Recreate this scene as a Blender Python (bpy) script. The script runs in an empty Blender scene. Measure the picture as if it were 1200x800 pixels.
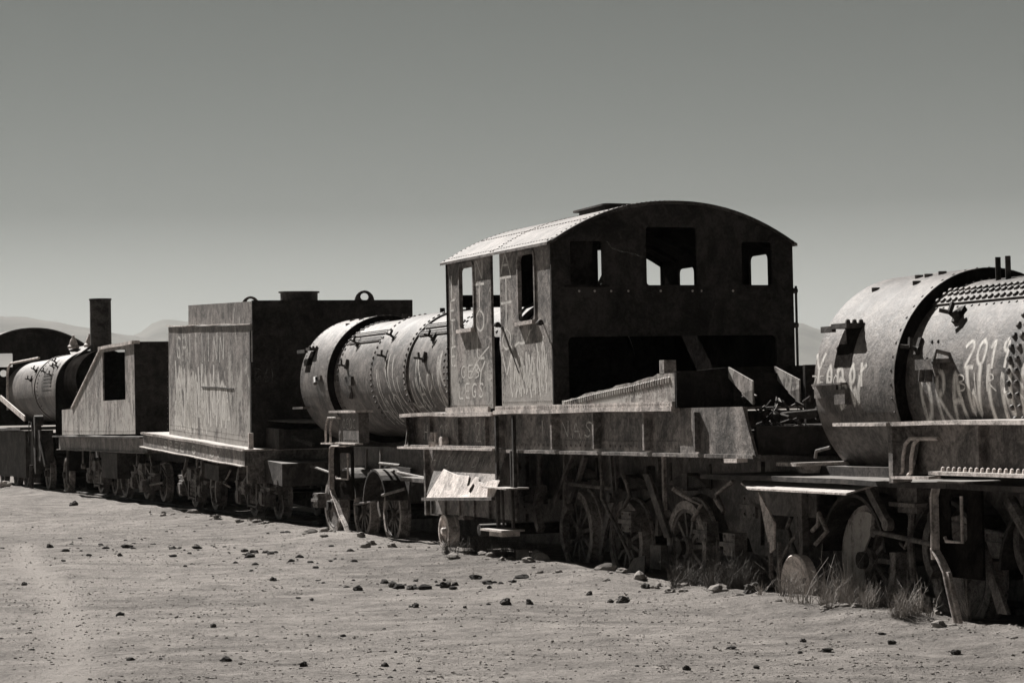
import bpy, math, random
from mathutils import Vector, Matrix, noise
from mathutils.geometry import tessellate_polygon
random.seed(7)
PI = math.pi
rad = math.radians
SC = bpy.context.scene
COL = SC.collection

# ------------------------------------------------------------ camera, sky, sun, exposure
CAM_H = 1.6
TH = rad(20.672)                       # the train stands turned this much from the camera's axis
O = Vector((0.4077, 24.0, 0.0))        # foot of the cab's near corner
AX = Vector((-math.sin(TH), math.cos(TH), 0))   # along the train, away from the camera
VX = Vector((math.cos(TH), math.sin(TH), 0))    # across the train
cam_d = bpy.data.cameras.new('camera')
cam = bpy.data.objects.new('camera', cam_d); COL.objects.link(cam); SC.camera = cam
pit, rol = math.atan(82/2800.), rad(1.2)
Fd = Vector((0, math.cos(pit), math.sin(pit))); U0 = Vector((0, -math.sin(pit), math.cos(pit))); R0 = Vector((1, 0, 0))
Rt = math.cos(rol)*R0 - math.sin(rol)*U0; Up = math.sin(rol)*R0 + math.cos(rol)*U0
cam.matrix_world = Matrix(((Rt.x, Up.x, -Fd.x, 0), (Rt.y, Up.y, -Fd.y, 0), (Rt.z, Up.z, -Fd.z, CAM_H), (0, 0, 0, 1)))
cam_d.sensor_width = 36; cam_d.lens = 84.0; cam_d.clip_start = 0.1; cam_d.clip_end = 60000

SUN = (-0.19*VX + 0.72*AX + Vector((0, 0, 0.74))).normalized()
sd = bpy.data.lights.new('sun', 'SUN'); sd.energy = 5.0; sd.angle = rad(0.5); sd.color = (1, .965, .92)
so = bpy.data.objects.new('sun', sd); COL.objects.link(so)
so.rotation_euler = SUN.to_track_quat('Z', 'Y').to_euler(); so.location = (0, 0, 50)
elev = math.asin(SUN.z)

W = bpy.data.worlds.new('World'); SC.world = W; W.use_nodes = True
nt = W.node_tree; nt.nodes.clear()
def N(tree, t, **kw):
    n = tree.nodes.new(t)
    for k, v in kw.items(): setattr(n, k, v)
    return n
sky = N(nt, 'ShaderNodeTexSky', sky_type='NISHITA', sun_disc=False)
sky.sun_elevation = elev; sky.sun_rotation = math.atan2(SUN.x, SUN.y)
sky.altitude = 3600; sky.dust_density = 1.0; sky.air_density = 1.0
bw = N(nt, 'ShaderNodeRGBToBW'); nt.links.new(sky.outputs[0], bw.inputs[0])
tc = N(nt, 'ShaderNodeTexCoord'); sp = N(nt, 'ShaderNodeSeparateXYZ'); nt.links.new(tc.outputs['Generated'], sp.inputs[0])
el = N(nt, 'ShaderNodeMapRange'); el.inputs['From Min'].default_value = 0.0; el.inputs['From Max'].default_value = 0.5
nt.links.new(sp.outputs['Z'], el.inputs['Value'])
rp = N(nt, 'ShaderNodeValToRGB')
SKYR = [(0.0, .52), (0.07, .45), (0.10, .36), (0.17, .188), (0.26, .172), (0.36, .158), (0.6, .08), (1.0, .055)]
rp.color_ramp.elements[0].position = 0; rp.color_ramp.elements[1].position = 1
while len(rp.color_ramp.elements) < len(SKYR): rp.color_ramp.elements.new(.5)
TINT = [(.985, 1.0, .955), (.985, 1.0, .955), (.975, 1.0, .95), (.94, 1.0, .95), (.92, 1.01, .95), (.90, 1.0, .94), (.92, 1.0, .96), (.95, 1, .98)]
for e, (p, v), t in zip(rp.color_ramp.elements, SKYR, TINT): e.position = p; e.color = (v*t[0]/1.2, v*t[1]/1.2, v*t[2]/1.2, 1)
nt.links.new(el.outputs[0], rp.inputs[0])
mx = N(nt, 'ShaderNodeMix', data_type='RGBA', blend_type='MULTIPLY'); mx.inputs[0].default_value = 1.0
nt.links.new(bw.outputs[0], mx.inputs[6]); nt.links.new(rp.outputs[0], mx.inputs[7])
bg = N(nt, 'ShaderNodeBackground'); bg.inputs['Strength'].default_value = 0.10
nt.links.new(mx.outputs[2], bg.inputs[0])
wo = N(nt, 'ShaderNodeOutputWorld'); nt.links.new(bg.outputs[0], wo.inputs[0])
SC.view_settings.view_transform = 'Standard'; SC.view_settings.look = 'None'
SC.view_settings.exposure = 1.10; SC.view_settings.gamma = 1.0
SC.render.engine = 'CYCLES'
SC.cycles.max_bounces = 5; SC.cycles.volume_bounces = 0; SC.cycles.transparent_max_bounces = 12

# ------------------------------------------------------------ materials
def newmat(name):
    m = bpy.data.materials.new(name); m.use_nodes = True
    t = m.node_tree; t.nodes.clear()
    o = N(t, 'ShaderNodeOutputMaterial'); b = N(t, 'ShaderNodeBsdfPrincipled'); t.links.new(b.outputs[0], o.inputs['Surface'])
    return m, t, b, o
def ramp(t, fac, stops):
    r = N(t, 'ShaderNodeValToRGB'); cr = r.color_ramp
    while len(cr.elements) < len(stops): cr.elements.new(.5)
    for e, (p, c) in zip(cr.elements, stops):
        e.position = p; e.color = c if len(c) == 4 else (*c, 1)
    t.links.new(fac, r.inputs[0]); return r.outputs[0]
def noi(t, vec, scale, detail=6, rough=.6, mapping=None, dist=0):
    if mapping:
        mp = N(t, 'ShaderNodeMapping'); mp.inputs['Scale'].default_value = mapping; t.links.new(vec, mp.inputs[0]); vec = mp.outputs[0]
    n = N(t, 'ShaderNodeTexNoise'); n.inputs['Scale'].default_value = scale; n.inputs['Detail'].default_value = detail
    n.inputs['Roughness'].default_value = rough; n.inputs['Distortion'].default_value = dist
    t.links.new(vec, n.inputs['Vector']); return n.outputs['Fac']
def mathn(t, op, a, b=None, clamp=False):
    n = N(t, 'ShaderNodeMath', operation=op, use_clamp=clamp)
    for i, v in enumerate((a, b)):
        if v is None: continue
        if isinstance(v, (int, float)): n.inputs[i].default_value = v
        else: t.links.new(v, n.inputs[i])
    return n.outputs[0]
def g(v, w=(1.0, .90, .845)): return (v*w[0], v*w[1], v*w[2])
def mixc(t, fac, a, b, mode='MIX'):
    n = N(t, 'ShaderNodeMix', data_type='RGBA', blend_type=mode)
    for i, v in ((0, fac), (6, a), (7, b)):
        if isinstance(v, (int, float)): n.inputs[i].default_value = v
        elif isinstance(v, tuple): n.inputs[i].default_value = (*v, 1) if len(v) == 3 else v
        else: t.links.new(v, n.inputs[i])
    return n.outputs[2]
def bump(t, b, h, strength, dist=.02, prev=None):
    n = N(t, 'ShaderNodeBump'); n.inputs['Strength'].default_value = strength; n.inputs['Distance'].default_value = dist
    t.links.new(h, n.inputs['Height'])
    if prev: t.links.new(prev, n.inputs['Normal'])
    t.links.new(n.outputs[0], b.inputs['Normal']); return n.outputs[0]

def steel(name, lo, mid, hi, rough=.62, streak=.5, pale=None, scale=1.0, rustc=None, spec=.35, dents=.25, dust=.75):
    """weathered plate: broad stains, vertical streaks, fine pits, optional pale flaking paint"""
    m, t, b, o = newmat(name)
    tcn = N(t, 'ShaderNodeTexCoord'); v = tcn.outputs['Object']
    n1 = noi(t, v, 1.5*scale, 10, .7, dist=1.2); n2 = noi(t, v, 34*scale, 5, .75)
    n3 = noi(t, v, 3.0*scale, 8, .65, mapping=(1.15, 1.15, .32), dist=1.0)
    n4 = noi(t, v, 6.5*scale, 10, .78, dist=1.2)
    k_ = streak*.4
    f = mathn(t, 'ADD', mathn(t, 'MULTIPLY', n1, .42-k_*.6), mathn(t, 'MULTIPLY', n3, k_))
    f = mathn(t, 'ADD', f, mathn(t, 'ADD', mathn(t, 'MULTIPLY', n2, .18), mathn(t, 'MULTIPLY', n4, .40-k_*.4)))
    c = ramp(t, f, [(.44, g(lo*.6)), (.50, g(mid)), (.56, g(hi*1.2))])
    rz = noi(t, v, 3.4*scale, 9, .72, dist=1.8)
    rk = ramp(t, rz, [(.53, (0, 0, 0)), (.60, (1, 1, 1))])
    c = mixc(t, mathn(t, 'MULTIPLY', rk, .55), c, g(lo*.8, (1, .84, .76)))
    pit_ = ramp(t, n4, [(.58, (0, 0, 0)), (.68, (1, 1, 1))])
    c = mixc(t, mathn(t, 'MULTIPLY', pit_, .55), c, g(lo*.55))
    if pale:
        lev, amt, z0, z1 = pale
        s = noi(t, v, 1.5, 10, .72, mapping=(1.7, 1.7, .5), dist=1.4)
        s2 = noi(t, v, 12, 8, .75, mapping=(1, 1, .9), dist=1.0)
        sz = N(t, 'ShaderNodeSeparateXYZ'); t.links.new(v, sz.inputs[0])
        mr = N(t, 'ShaderNodeMapRange'); mr.inputs['From Min'].default_value = z0; mr.inputs['From Max'].default_value = z1
        mr.inputs['To Min'].default_value = .07; mr.inputs['To Max'].default_value = -.08
        t.links.new(sz.outputs['Z'], mr.inputs[0])
        q = mathn(t, 'ADD', mathn(t, 'ADD', mathn(t, 'MULTIPLY', s, .7), mathn(t, 'MULTIPLY', s2, .3)), mr.outputs[0])
        k = ramp(t, q, [(.49, (0, 0, 0)), (.54, (1, 1, 1))])
        c = mixc(t, mathn(t, 'MULTIPLY', k, amt), c, g(lev, (1, .95, .89)))
    if dust:
        ge = N(t, 'ShaderNodeNewGeometry'); sn = N(t, 'ShaderNodeSeparateXYZ'); t.links.new(ge.outputs['True Normal'], sn.inputs[0])
        dn = ramp(t, sn.outputs['Z'], [(.75, (0, 0, 0)), (.93, (1, 1, 1))])
        dk = ramp(t, n4, [(.34, (.25, .25, .25)), (.55, (1, 1, 1))])
        c = mixc(t, mathn(t, 'MULTIPLY', mathn(t, 'MULTIPLY', dn, dk), dust), c, g(.34, (1, .95, .90)))
    t.links.new(c, b.inputs['Base Color'])
    b.inputs['Specular IOR Level'].default_value = spec
    rr = N(t, 'ShaderNodeMapRange'); rr.inputs['To Min'].default_value = rough-.12; rr.inputs['To Max'].default_value = rough+.18
    t.links.new(n4, rr.inputs[0]); t.links.new(rr.outputs[0], b.inputs['Roughness'])
    nb = bump(t, b, noi(t, v, 1.3, 3, .5), dents, .12)
    bump(t, b, mathn(t, 'ADD', n4, mathn(t, 'MULTIPLY', n2, .6)), .6, .014, nb)
    return m
M = {}
M['cab_side'] = steel('weathered_cab_plate', .06, .15, .26, streak=.35, pale=(.40, .55, 1.6, 2.9), scale=1.2)
M['cab_end'] = steel('shade_dark_end_plate', .016, .026, .038, streak=.3, rough=.8, spec=.1, dust=.2)  # end faces kept far darker than the sides: their shade is in the colour
M['roof'] = steel('sun_bleached_roof', .085, .135, .18, streak=.1, scale=2.0, dust=0)
M['boiler'] = steel('bare_boiler_shell', .042, .095, .155, streak=.25, rough=.55, dust=0)
M['smokebox'] = steel('scaled_smokebox_shell', .05, .103, .155, streak=.2, rough=.55, dust=0)
M['beam'] = steel('painted_frame_beam', .06, .14, .25, streak=.35)
M['flange'] = steel('worn_rim_lit_flange', .28, .44, .56, streak=.1, scale=2.0)  # worn steel, paled further to paint in the sunlit edge lines
M['dark'] = steel('dark_rusted_iron', .022, .04, .07, streak=.2, rough=.75, spec=.2, dust=.5)
M['frame'] = steel('greasy_frame_plate', .045, .085, .14, streak=.3, rough=.65, dust=.4)
M['tyre'] = steel('worn_tyre_steel', .13, .24, .36, streak=.1, scale=2.5, dust=.3)
M['wheel'] = steel('rusted_wheel_iron', .06, .115, .19, streak=.1, scale=2.5, dust=.3)
M['tender'] = steel('flaking_tender_side', .07, .13, .20, streak=.25, pale=(.36, .75, .9, 3.0))
M['tank'] = steel('pale_tank_side', .10, .19, .29, streak=.2, pale=(.44, .65, 1.0, 2.8))
M['white'] = steel('whitewashed_plate', .36, .52, .62, streak=.1, scale=2)
M['black'] = steel('shade_black_iron', .008, .013, .02, streak=.2, rough=.9, spec=0, dust=0)  # near-black base paints in the shade of inner and recessed faces

def paint_mat(name, lev, wear):
    m, t, b, o = newmat(name)
    tcn = N(t, 'ShaderNodeTexCoord'); v = tcn.outputs['Object']
    uvs = N(t, 'ShaderNodeSeparateXYZ'); t.links.new(tcn.outputs['UV'], uvs.inputs[0])
    b.inputs['Base Color'].default_value = (*g(lev, (1, .96, .91)), 1); b.inputs['Roughness'].default_value = .7
    d = mathn(t, 'ABSOLUTE', mathn(t, 'SUBTRACT', uvs.outputs['Y'], .5))
    e = mathn(t, 'SUBTRACT', 1.0, mathn(t, 'MULTIPLY', d, 2.0), True)
    e = mathn(t, 'POWER', e, .6)
    n = noi(t, v, 14, 7, .7, mapping=(1.5, 1.5, .6))
    k = ramp(t, n, [(wear-.12, (0, 0, 0)), (wear+.14, (1, 1, 1))])
    t.links.new(mathn(t, 'MULTIPLY', mathn(t, 'MULTIPLY', e, k), .85), b.inputs['Alpha'])
    return m
M['spray'] = paint_mat('old_spray_paint', .68, .375)
M['spray_faint'] = paint_mat('faded_spray_paint', .60, .415)
M['chalk'] = paint_mat('dull_old_chalk', .10, .44)
M['rail'] = M['dark']

# ground
def ground_mat():
    m, t, b, o = newmat('packed_desert_sand')
    tcn = N(t, 'ShaderNodeTexCoord'); v = tcn.outputs['Object']
    n1 = noi(t, v, .22, 6, .6, dist=.5); n2 = noi(t, v, 2.6, 8, .68); n3 = noi(t, v, 24, 8, .8)
    n5 = noi(t, v, 1.1, 7, .6, mapping=(.55, 2.4, 1))
    f = mathn(t, 'ADD', mathn(t, 'MULTIPLY', n1, .18), mathn(t, 'ADD', mathn(t, 'MULTIPLY', n2, .27), mathn(t, 'ADD', mathn(t, 'MULTIPLY', n3, .35), mathn(t, 'MULTIPLY', n5, .2))))
    W_ = (1, .925, .865)
    c = ramp(t, f, [(.43, g(.12, W_)), (.5, g(.225, W_)), (.57, g(.325, W_))])
    vo = N(t, 'ShaderNodeTexVoronoi'); vo.inputs['Scale'].default_value = 16; t.links.new(v, vo.inputs['Vector'])
    rnd = N(t, 'ShaderNodeSeparateColor'); t.links.new(vo.outputs['Color'], rnd.inputs[0])
    size = mathn(t, 'MULTIPLY', mathn(t, 'POWER', rnd.outputs[0], 5.0), .34)
    peb = mathn(t, 'LESS_THAN', vo.outputs['Distance'], size)
    c = mixc(t, mathn(t, 'MULTIPLY', peb, .35), c, g(.07))
    at = N(t, 'ShaderNodeAttribute'); at.attribute_name = 'wheel_track'
    c = mixc(t, mathn(t, 'MULTIPLY', at.outputs['Fac'], .85), c, g(.31, W_))
    t.links.new(c, b.inputs['Base Color']); b.inputs['Roughness'].default_value = .95
    b.inputs['Specular IOR Level'].default_value = .1
    h = mathn(t, 'ADD', mathn(t, 'MULTIPLY', n2, 1.3), mathn(t, 'MULTIPLY', n3, .5))
    n6 = noi(t, v, 75, 5, .75)
    cr = N(t, 'ShaderNodeTexVoronoi', feature='DISTANCE_TO_EDGE'); cr.inputs['Scale'].default_value = 5.5
    wv = N(t, 'ShaderNodeVectorMath', operation='ADD'); nv = N(t, 'ShaderNodeTexNoise'); nv.inputs['Scale'].default_value = 3; nv.inputs['Detail'].default_value = 6; t.links.new(v, nv.inputs['Vector'])
    t.links.new(v, wv.inputs[0]); t.links.new(nv.outputs['Color'], wv.inputs[1]); t.links.new(wv.outputs[0], cr.inputs['Vector'])
    crk = ramp(t, cr.outputs['Distance'], [(.0, (0, 0, 0)), (.08, (1, 1, 1))])
    h = mathn(t, 'ADD', h, mathn(t, 'MULTIPLY', crk, .16))
    h = mathn(t, 'ADD', mathn(t, 'ADD', h, mathn(t, 'MULTIPLY', peb, .2)), mathn(t, 'MULTIPLY', n6, .32))
    bump(t, b, h, 1.0, .055)
    return m
M['ground'] = ground_mat()
def simple(name, lo, hi, sc, rough=.9, bs=.5, tint=(1, .93, .87)):
    m, t, b, o = newmat(name)
    v = N(t, 'ShaderNodeTexCoord').outputs['Object']
    n = noi(t, v, sc, 8, .65)
    t.links.new(ramp(t, n, [(.35, g(lo, tint)), (.65, g(hi, tint))]), b.inputs['Base Color'])
    b.inputs['Roughness'].default_value = rough; b.inputs['Specular IOR Level'].default_value = .15
    bump(t, b, n, bs, .03); return m
M['stone'] = simple('dark_slag_stone', .025, .10, 20, bs=.9)
M['gravel'] = simple('sandy_gravel', .13, .30, 14)
M['stone_pale'] = simple('pale_salt_crusted_stone', .14, .30, 12)
M['stone_white'] = simple('white_stone', .35, .55, 12)
M['grass'] = simple('dry_straw_grass', .20, .40, 5)
M['shrub'] = simple('dusty_dark_scrub', .06, .15, 5)
M['hill'] = simple('far_mountain_slope', .06, .16, .004, bs=.2)

# ------------------------------------------------------------ things
def P(v, u, z): return O + VX*v + AX*u + Vector((0, 0, z))
def tag(o, label=None, cat=None, group=None, kind=None):
    if label: o['label'] = label
    if cat: o['category'] = cat
    if group: o['group'] = group
    if kind: o['kind'] = kind
class Thing:
    def __init__(s, name, label, cat, base, tilt=0, group=None, world=False, rz=None):
        s.b = Vector(base); s.e = bpy.data.objects.new(name, None); COL.objects.link(s.e)
        s.e.empty_display_size = .3
        if world: s.e.location = s.b; s.e.rotation_euler = (0, 0, rz or 0)
        else: s.e.location = P(*base); s.e.rotation_euler = (tilt, 0, TH)
        tag(s.e, label, cat, group)
    def part(s, name, mb, mat, parent=None, label=None, kind=None, smooth=None, split=None):
        if split is not None:
            for q in mb.pieces(split): o = s.part(name, q, mat, parent, label, kind, smooth)
            return o
        o = mb.build(name, mat, s.b, smooth)
        o.parent = parent if parent else s.e
        tag(o, label, None, None, kind)
        return o

class MB:
    """collects geometry given in train coordinates (across, along, up)"""
    def __init__(s): s.v = []; s.f = []; s.uv = []; s.sm = []
    def pieces(s, margin):
        """split into clusters of shapes whose boxes touch"""
        par = list(range(len(s.v)))
        def find(a):
            while par[a] != a: par[a] = par[par[a]]; a = par[a]
            return a
        for f in s.f:
            r = find(f[0])
            for k in f[1:]: par[find(k)] = r
        comp = {}
        for i in range(len(s.v)): comp.setdefault(find(i), []).append(i)
        bx = []
        for r, vi in comp.items():
            lo = [min(s.v[i][k] for i in vi)-margin for k in range(3)]; hi = [max(s.v[i][k] for i in vi)+margin for k in range(3)]
            bx.append([lo, hi, {r}])
        merged = True
        while merged:
            merged = False; out = []
            for b in bx:
                for c in out:
                    if all(b[0][k] <= c[1][k] and c[0][k] <= b[1][k] for k in range(3)):
                        c[0] = [min(b[0][k], c[0][k]) for k in range(3)]; c[1] = [max(b[1][k], c[1][k]) for k in range(3)]; c[2] |= b[2]; merged = True; break
                else: out.append(b)
            bx = out
        res = []
        for b in bx:
            m = MB(); idx = {}
            for fi, f in enumerate(s.f):
                if find(f[0]) in b[2]:
                    for k in f:
                        if k not in idx: idx[k] = len(m.v); m.v.append(s.v[k])
                    m.f.append(tuple(idx[k] for k in f)); m.sm.append(s.sm[fi]); m.uv.append(s.uv[fi])
            res.append(m)
        return res
    def add(s, vs, fs, smooth=False, uvs=None):
        n = len(s.v); s.v += [Vector(q) for q in vs]
        for i, f in enumerate(fs):
            s.f.append(tuple(n+k for k in f)); s.sm.append(smooth); s.uv.append(uvs[i] if uvs else None)
        return s
    def box(s, v0, v1, u0, u1, z0, z1):
        if abs(u1-u0) > 1.0:
            n = int(abs(u1-u0)/.3)+1; vs = []
            for i in range(n+1):
                y = u0+(u1-u0)*i/n; vs += [(v0, y, z0), (v1, y, z0), (v1, y, z1), (v0, y, z1)]
            fs = [(4*i+k, 4*i+(k+1) % 4, 4*i+4+(k+1) % 4, 4*i+4+k) for i in range(n) for k in range(4)]
            return s.add(vs, fs+[(0, 1, 2, 3), (4*n+3, 4*n+2, 4*n+1, 4*n)])
        vs = [(x, y, z) for x in (v0, v1) for y in (u0, u1) for z in (z0, z1)]
        return s.add(vs, [(0, 1, 3, 2), (4, 6, 7, 5), (0, 4, 5, 1), (2, 3, 7, 6), (0, 2, 6, 4), (1, 5, 7, 3)])
    def slab(s, loops, ax, a, b):
        """flat plate with holes. loops: outlines in the plane; ax 'v' (u,z plane), 'u' (v,z plane), 'z' (v,u plane)"""
        def m3(p, w):
            return (w, p[0], p[1]) if ax == 'v' else ((p[0], w, p[1]) if ax == 'u' else (p[0], p[1], w))
        tri = tessellate_polygon([[Vector((p[0], p[1], 0)) for p in L] for L in loops])
        flat = [p for L in loops for p in L]; n = len(flat)
        vs = [m3(p, a) for p in flat]+[m3(p, b) for p in flat]
        fs = [tuple(t) for t in tri]+[tuple(n+k for k in reversed(t)) for t in tri]
        k = 0
        for L in loops:
            c = len(L)
            for i in range(c):
                j = (i+1) % c; fs.append((k+i, k+j, n+k+j, n+k+i))
            k += c
        return s.add(vs, fs)
    def tube(s, pts, r, n=8, caps=True, r2=None):
        pts = [Vector(p) for p in pts]; rings = []
        d0 = (pts[1]-pts[0]).normalized(); up = Vector((0, 0, 1)) if abs(d0.z) < .9 else Vector((1, 0, 0))
        a = d0.cross(up).normalized()
        m = len(pts); vs = []; fs = []
        for i, p in enumerate(pts):
            d = ((pts[min(i+1, m-1)]-pts[max(i-1, 0)])).normalized()
            a = (a-d*a.dot(d)).normalized(); b = d.cross(a)
            rr = r if r2 is None else r+(r2-r)*i/(m-1)
            vs += [p+a*math.cos(2*PI*k/n)*rr+b*math.sin(2*PI*k/n)*rr for k in range(n)]
        for i in range(m-1):
            for k in range(n):
                fs.append((i*n+k, i*n+(k+1) % n, (i+1)*n+(k+1) % n, (i+1)*n+k))
        if caps: fs += [tuple(range(n-1, -1, -1)), tuple((m-1)*n+k for k in range(n))]
        return s.add(vs, fs, n > 5)
    def bar(s, p, q, w, h):
        """rectangular bar between two points"""
        p = Vector(p); q = Vector(q); d = (q-p).normalized()
        up = Vector((0, 0, 1)) if abs(d.z) < .95 else Vector((0, 1, 0))
        a = d.cross(up).normalized()*w/2; b = a.cross(d).normalized()*h/2
        vs = [x+i*a+j*b for x in (p, q) for i in (-1, 1) for j in (-1, 1)]
        return s.add(vs, [(0, 1, 3, 2), (4, 6, 7, 5), (0, 4, 5, 1), (2, 3, 7, 6), (0, 2, 6, 4), (1, 5, 7, 3)])
    def lathe(s, c, ax, prof, n=48, a0=0, a1=2*PI, smooth=True, close=False, jag=0):
        """profile (along, radius) turned about axis 'u','v','z' through c"""
        c = Vector(c); full = abs(a1-a0-2*PI) < 1e-6; m = n if full else n+1; vs = []; fs = []
        for (w, r) in prof:
            for k in range(m):
                t = a0+(a1-a0)*k/n; x, y = math.cos(t)*r, math.sin(t)*r
                d = (x, w, y) if ax == 'u' else ((w, x, y) if ax == 'v' else (x, y, w))
                vs.append(c+Vector(d))
        L = len(prof); rng = range(L if close else L-1)
        for i in rng:
            j = (i+1) % L
            for k in range(n if not full else m):
                k2 = (k+1) % m if full else k+1
                fs.append((i*m+k, i*m+k2, j*m+k2, j*m+k))
        return s.add(vs, fs, smooth)
    def disc(s, c, ax, r, n=48, w=0):
        c = Vector(c); vs = []
        for k in range(n):
            t = 2*PI*k/n; x, y = math.cos(t)*r, math.sin(t)*r
            vs.append(c+Vector((x, 0, y) if ax == 'u' else ((0, x, y) if ax == 'v' else (x, y, 0))))
        return s.add(vs, [tuple(range(n))])
    def rivet(s, p, nrm, r=.014, h=.010):
        p = Vector(p); nrm = Vector(nrm).normalized()
        a = nrm.cross(Vector((0, 0, 1)) if abs(nrm.z) < .9 else Vector((1, 0, 0))).normalized(); b = nrm.cross(a)
        vs = []; k = 6
        for (q, w) in ((1, 0), (.72, .75)):
            vs += [p+(a*math.cos(2*PI*i/k)+b*math.sin(2*PI*i/k))*r*q+nrm*h*w for i in range(k)]
        vs.append(p+nrm*h)
        fs = [(i, (i+1) % k, k+(i+1) % k, k+i) for i in range(k)]+[(k+i, k+(i+1) % k, 2*k) for i in range(k)]
        return s.add(vs, fs, True)
    def rivline(s, p, q, nrm, step=.06, **kw):
        p = Vector(p); q = Vector(q); n = max(1, int((q-p).length/step))
        for i in range(n+1): s.rivet(p.lerp(q, i/n), nrm, **kw)
        return s
    def ribbon(s, pts, nrms, w):
        """thin painted stroke lying on a surface"""
        pts = [Vector(p) for p in pts]; m = len(pts); vs = []; fs = []; uv = []
        for i, p in enumerate(pts):
            d = pts[min(i+1, m-1)]-pts[max(i-1, 0)]
            if d.length < 1e-6: d = Vector((0, 0, 1))
            a = Vector(nrms[i]).cross(d.normalized()).normalized()*w/2
            ex = d.normalized()*(w*.35) if i == m-1 else (-d.normalized()*(w*.35) if i == 0 else Vector())
            vs += [p-a+ex, p+a+ex]
        for i in range(m-1):
            fs.append((2*i, 2*i+2, 2*i+3, 2*i+1)); uv.append(((i/m, 0), ((i+1)/m, 0), ((i+1)/m, 1), (i/m, 1)))
        return s.add(vs, fs, False, uv)
    def build(s, name, mat, base=(0, 0, 0), smooth=None):
        b = Vector(base); me = bpy.data.meshes.new(name)
        def wob(q):
            n = noise.noise_vector(Vector((q.x*.7, q.y*.9, q.z*.7)))
            return q+Vector((0, 0, n.z*.016))
        sag = not any(s.sm) and name not in ('graffiti', 'roof_ribs', 'cab_floor', 'roof_edge', 'window_board')       # plain beams and ledges sag a little
        me.from_pydata([(wob(q) if sag else q)-b for q in s.v], [], s.f); me.update()
        if smooth is None: me.polygons.foreach_set('use_smooth', s.sm)
        if any(u for u in s.uv):
            L = me.uv_layers.new(name='UVMap').data
            for pi, pl in enumerate(me.polygons):
                if s.uv[pi]:
                    for k, li in enumerate(pl.loop_indices): L[li].uv = s.uv[pi][k]
        me.materials.append(M[mat] if isinstance(mat, str) else mat)
        if any(s.sm) and len(s.f) > 4:
            try:
                import bmesh
                bm = bmesh.new(); bm.from_mesh(me)
                bmesh.ops.recalc_face_normals(bm, faces=bm.faces)
                for e in bm.edges:
                    if len(e.link_faces) == 2 and e.calc_face_angle(0) > rad(38): e.smooth = False
                bm.to_mesh(me); bm.free()
            except Exception as ex: print('edge', ex)
        else:
            import bmesh
            bm = bmesh.new(); bm.from_mesh(me); bmesh.ops.recalc_face_normals(bm, faces=bm.faces); bm.to_mesh(me); bm.free()
        o = bpy.data.objects.new(name, me); COL.objects.link(o); return o

def rrect(a0, b0, a1, b1, r=.05, n=4):
    pts = []
    for cx, cy, t0 in ((a1-r, b0+r, -PI/2), (a1-r, b1-r, 0), (a0+r, b1-r, PI/2), (a0+r, b0+r, PI)):
        for k in range(n+1):
            t = t0+PI/2*k/n; pts.append((cx+math.cos(t)*r, cy+math.sin(t)*r))
    return pts
def arcpts(c0, c1, r, a0, a1, n):
    return [(c0+math.cos(a0+(a1-a0)*k/n)*r, c1+math.sin(a0+(a1-a0)*k/n)*r) for k in range(n+1)]
def jagged(p, q, n, amp, seed=0):
    rnd = random.Random(seed); out = []
    for i in range(n+1):
        t = i/n; out.append((p[0]+(q[0]-p[0])*t, p[1]+(q[1]-p[1])*t+(rnd.uniform(-amp, amp) if 0 < i < n else 0)))
    return out

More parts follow.
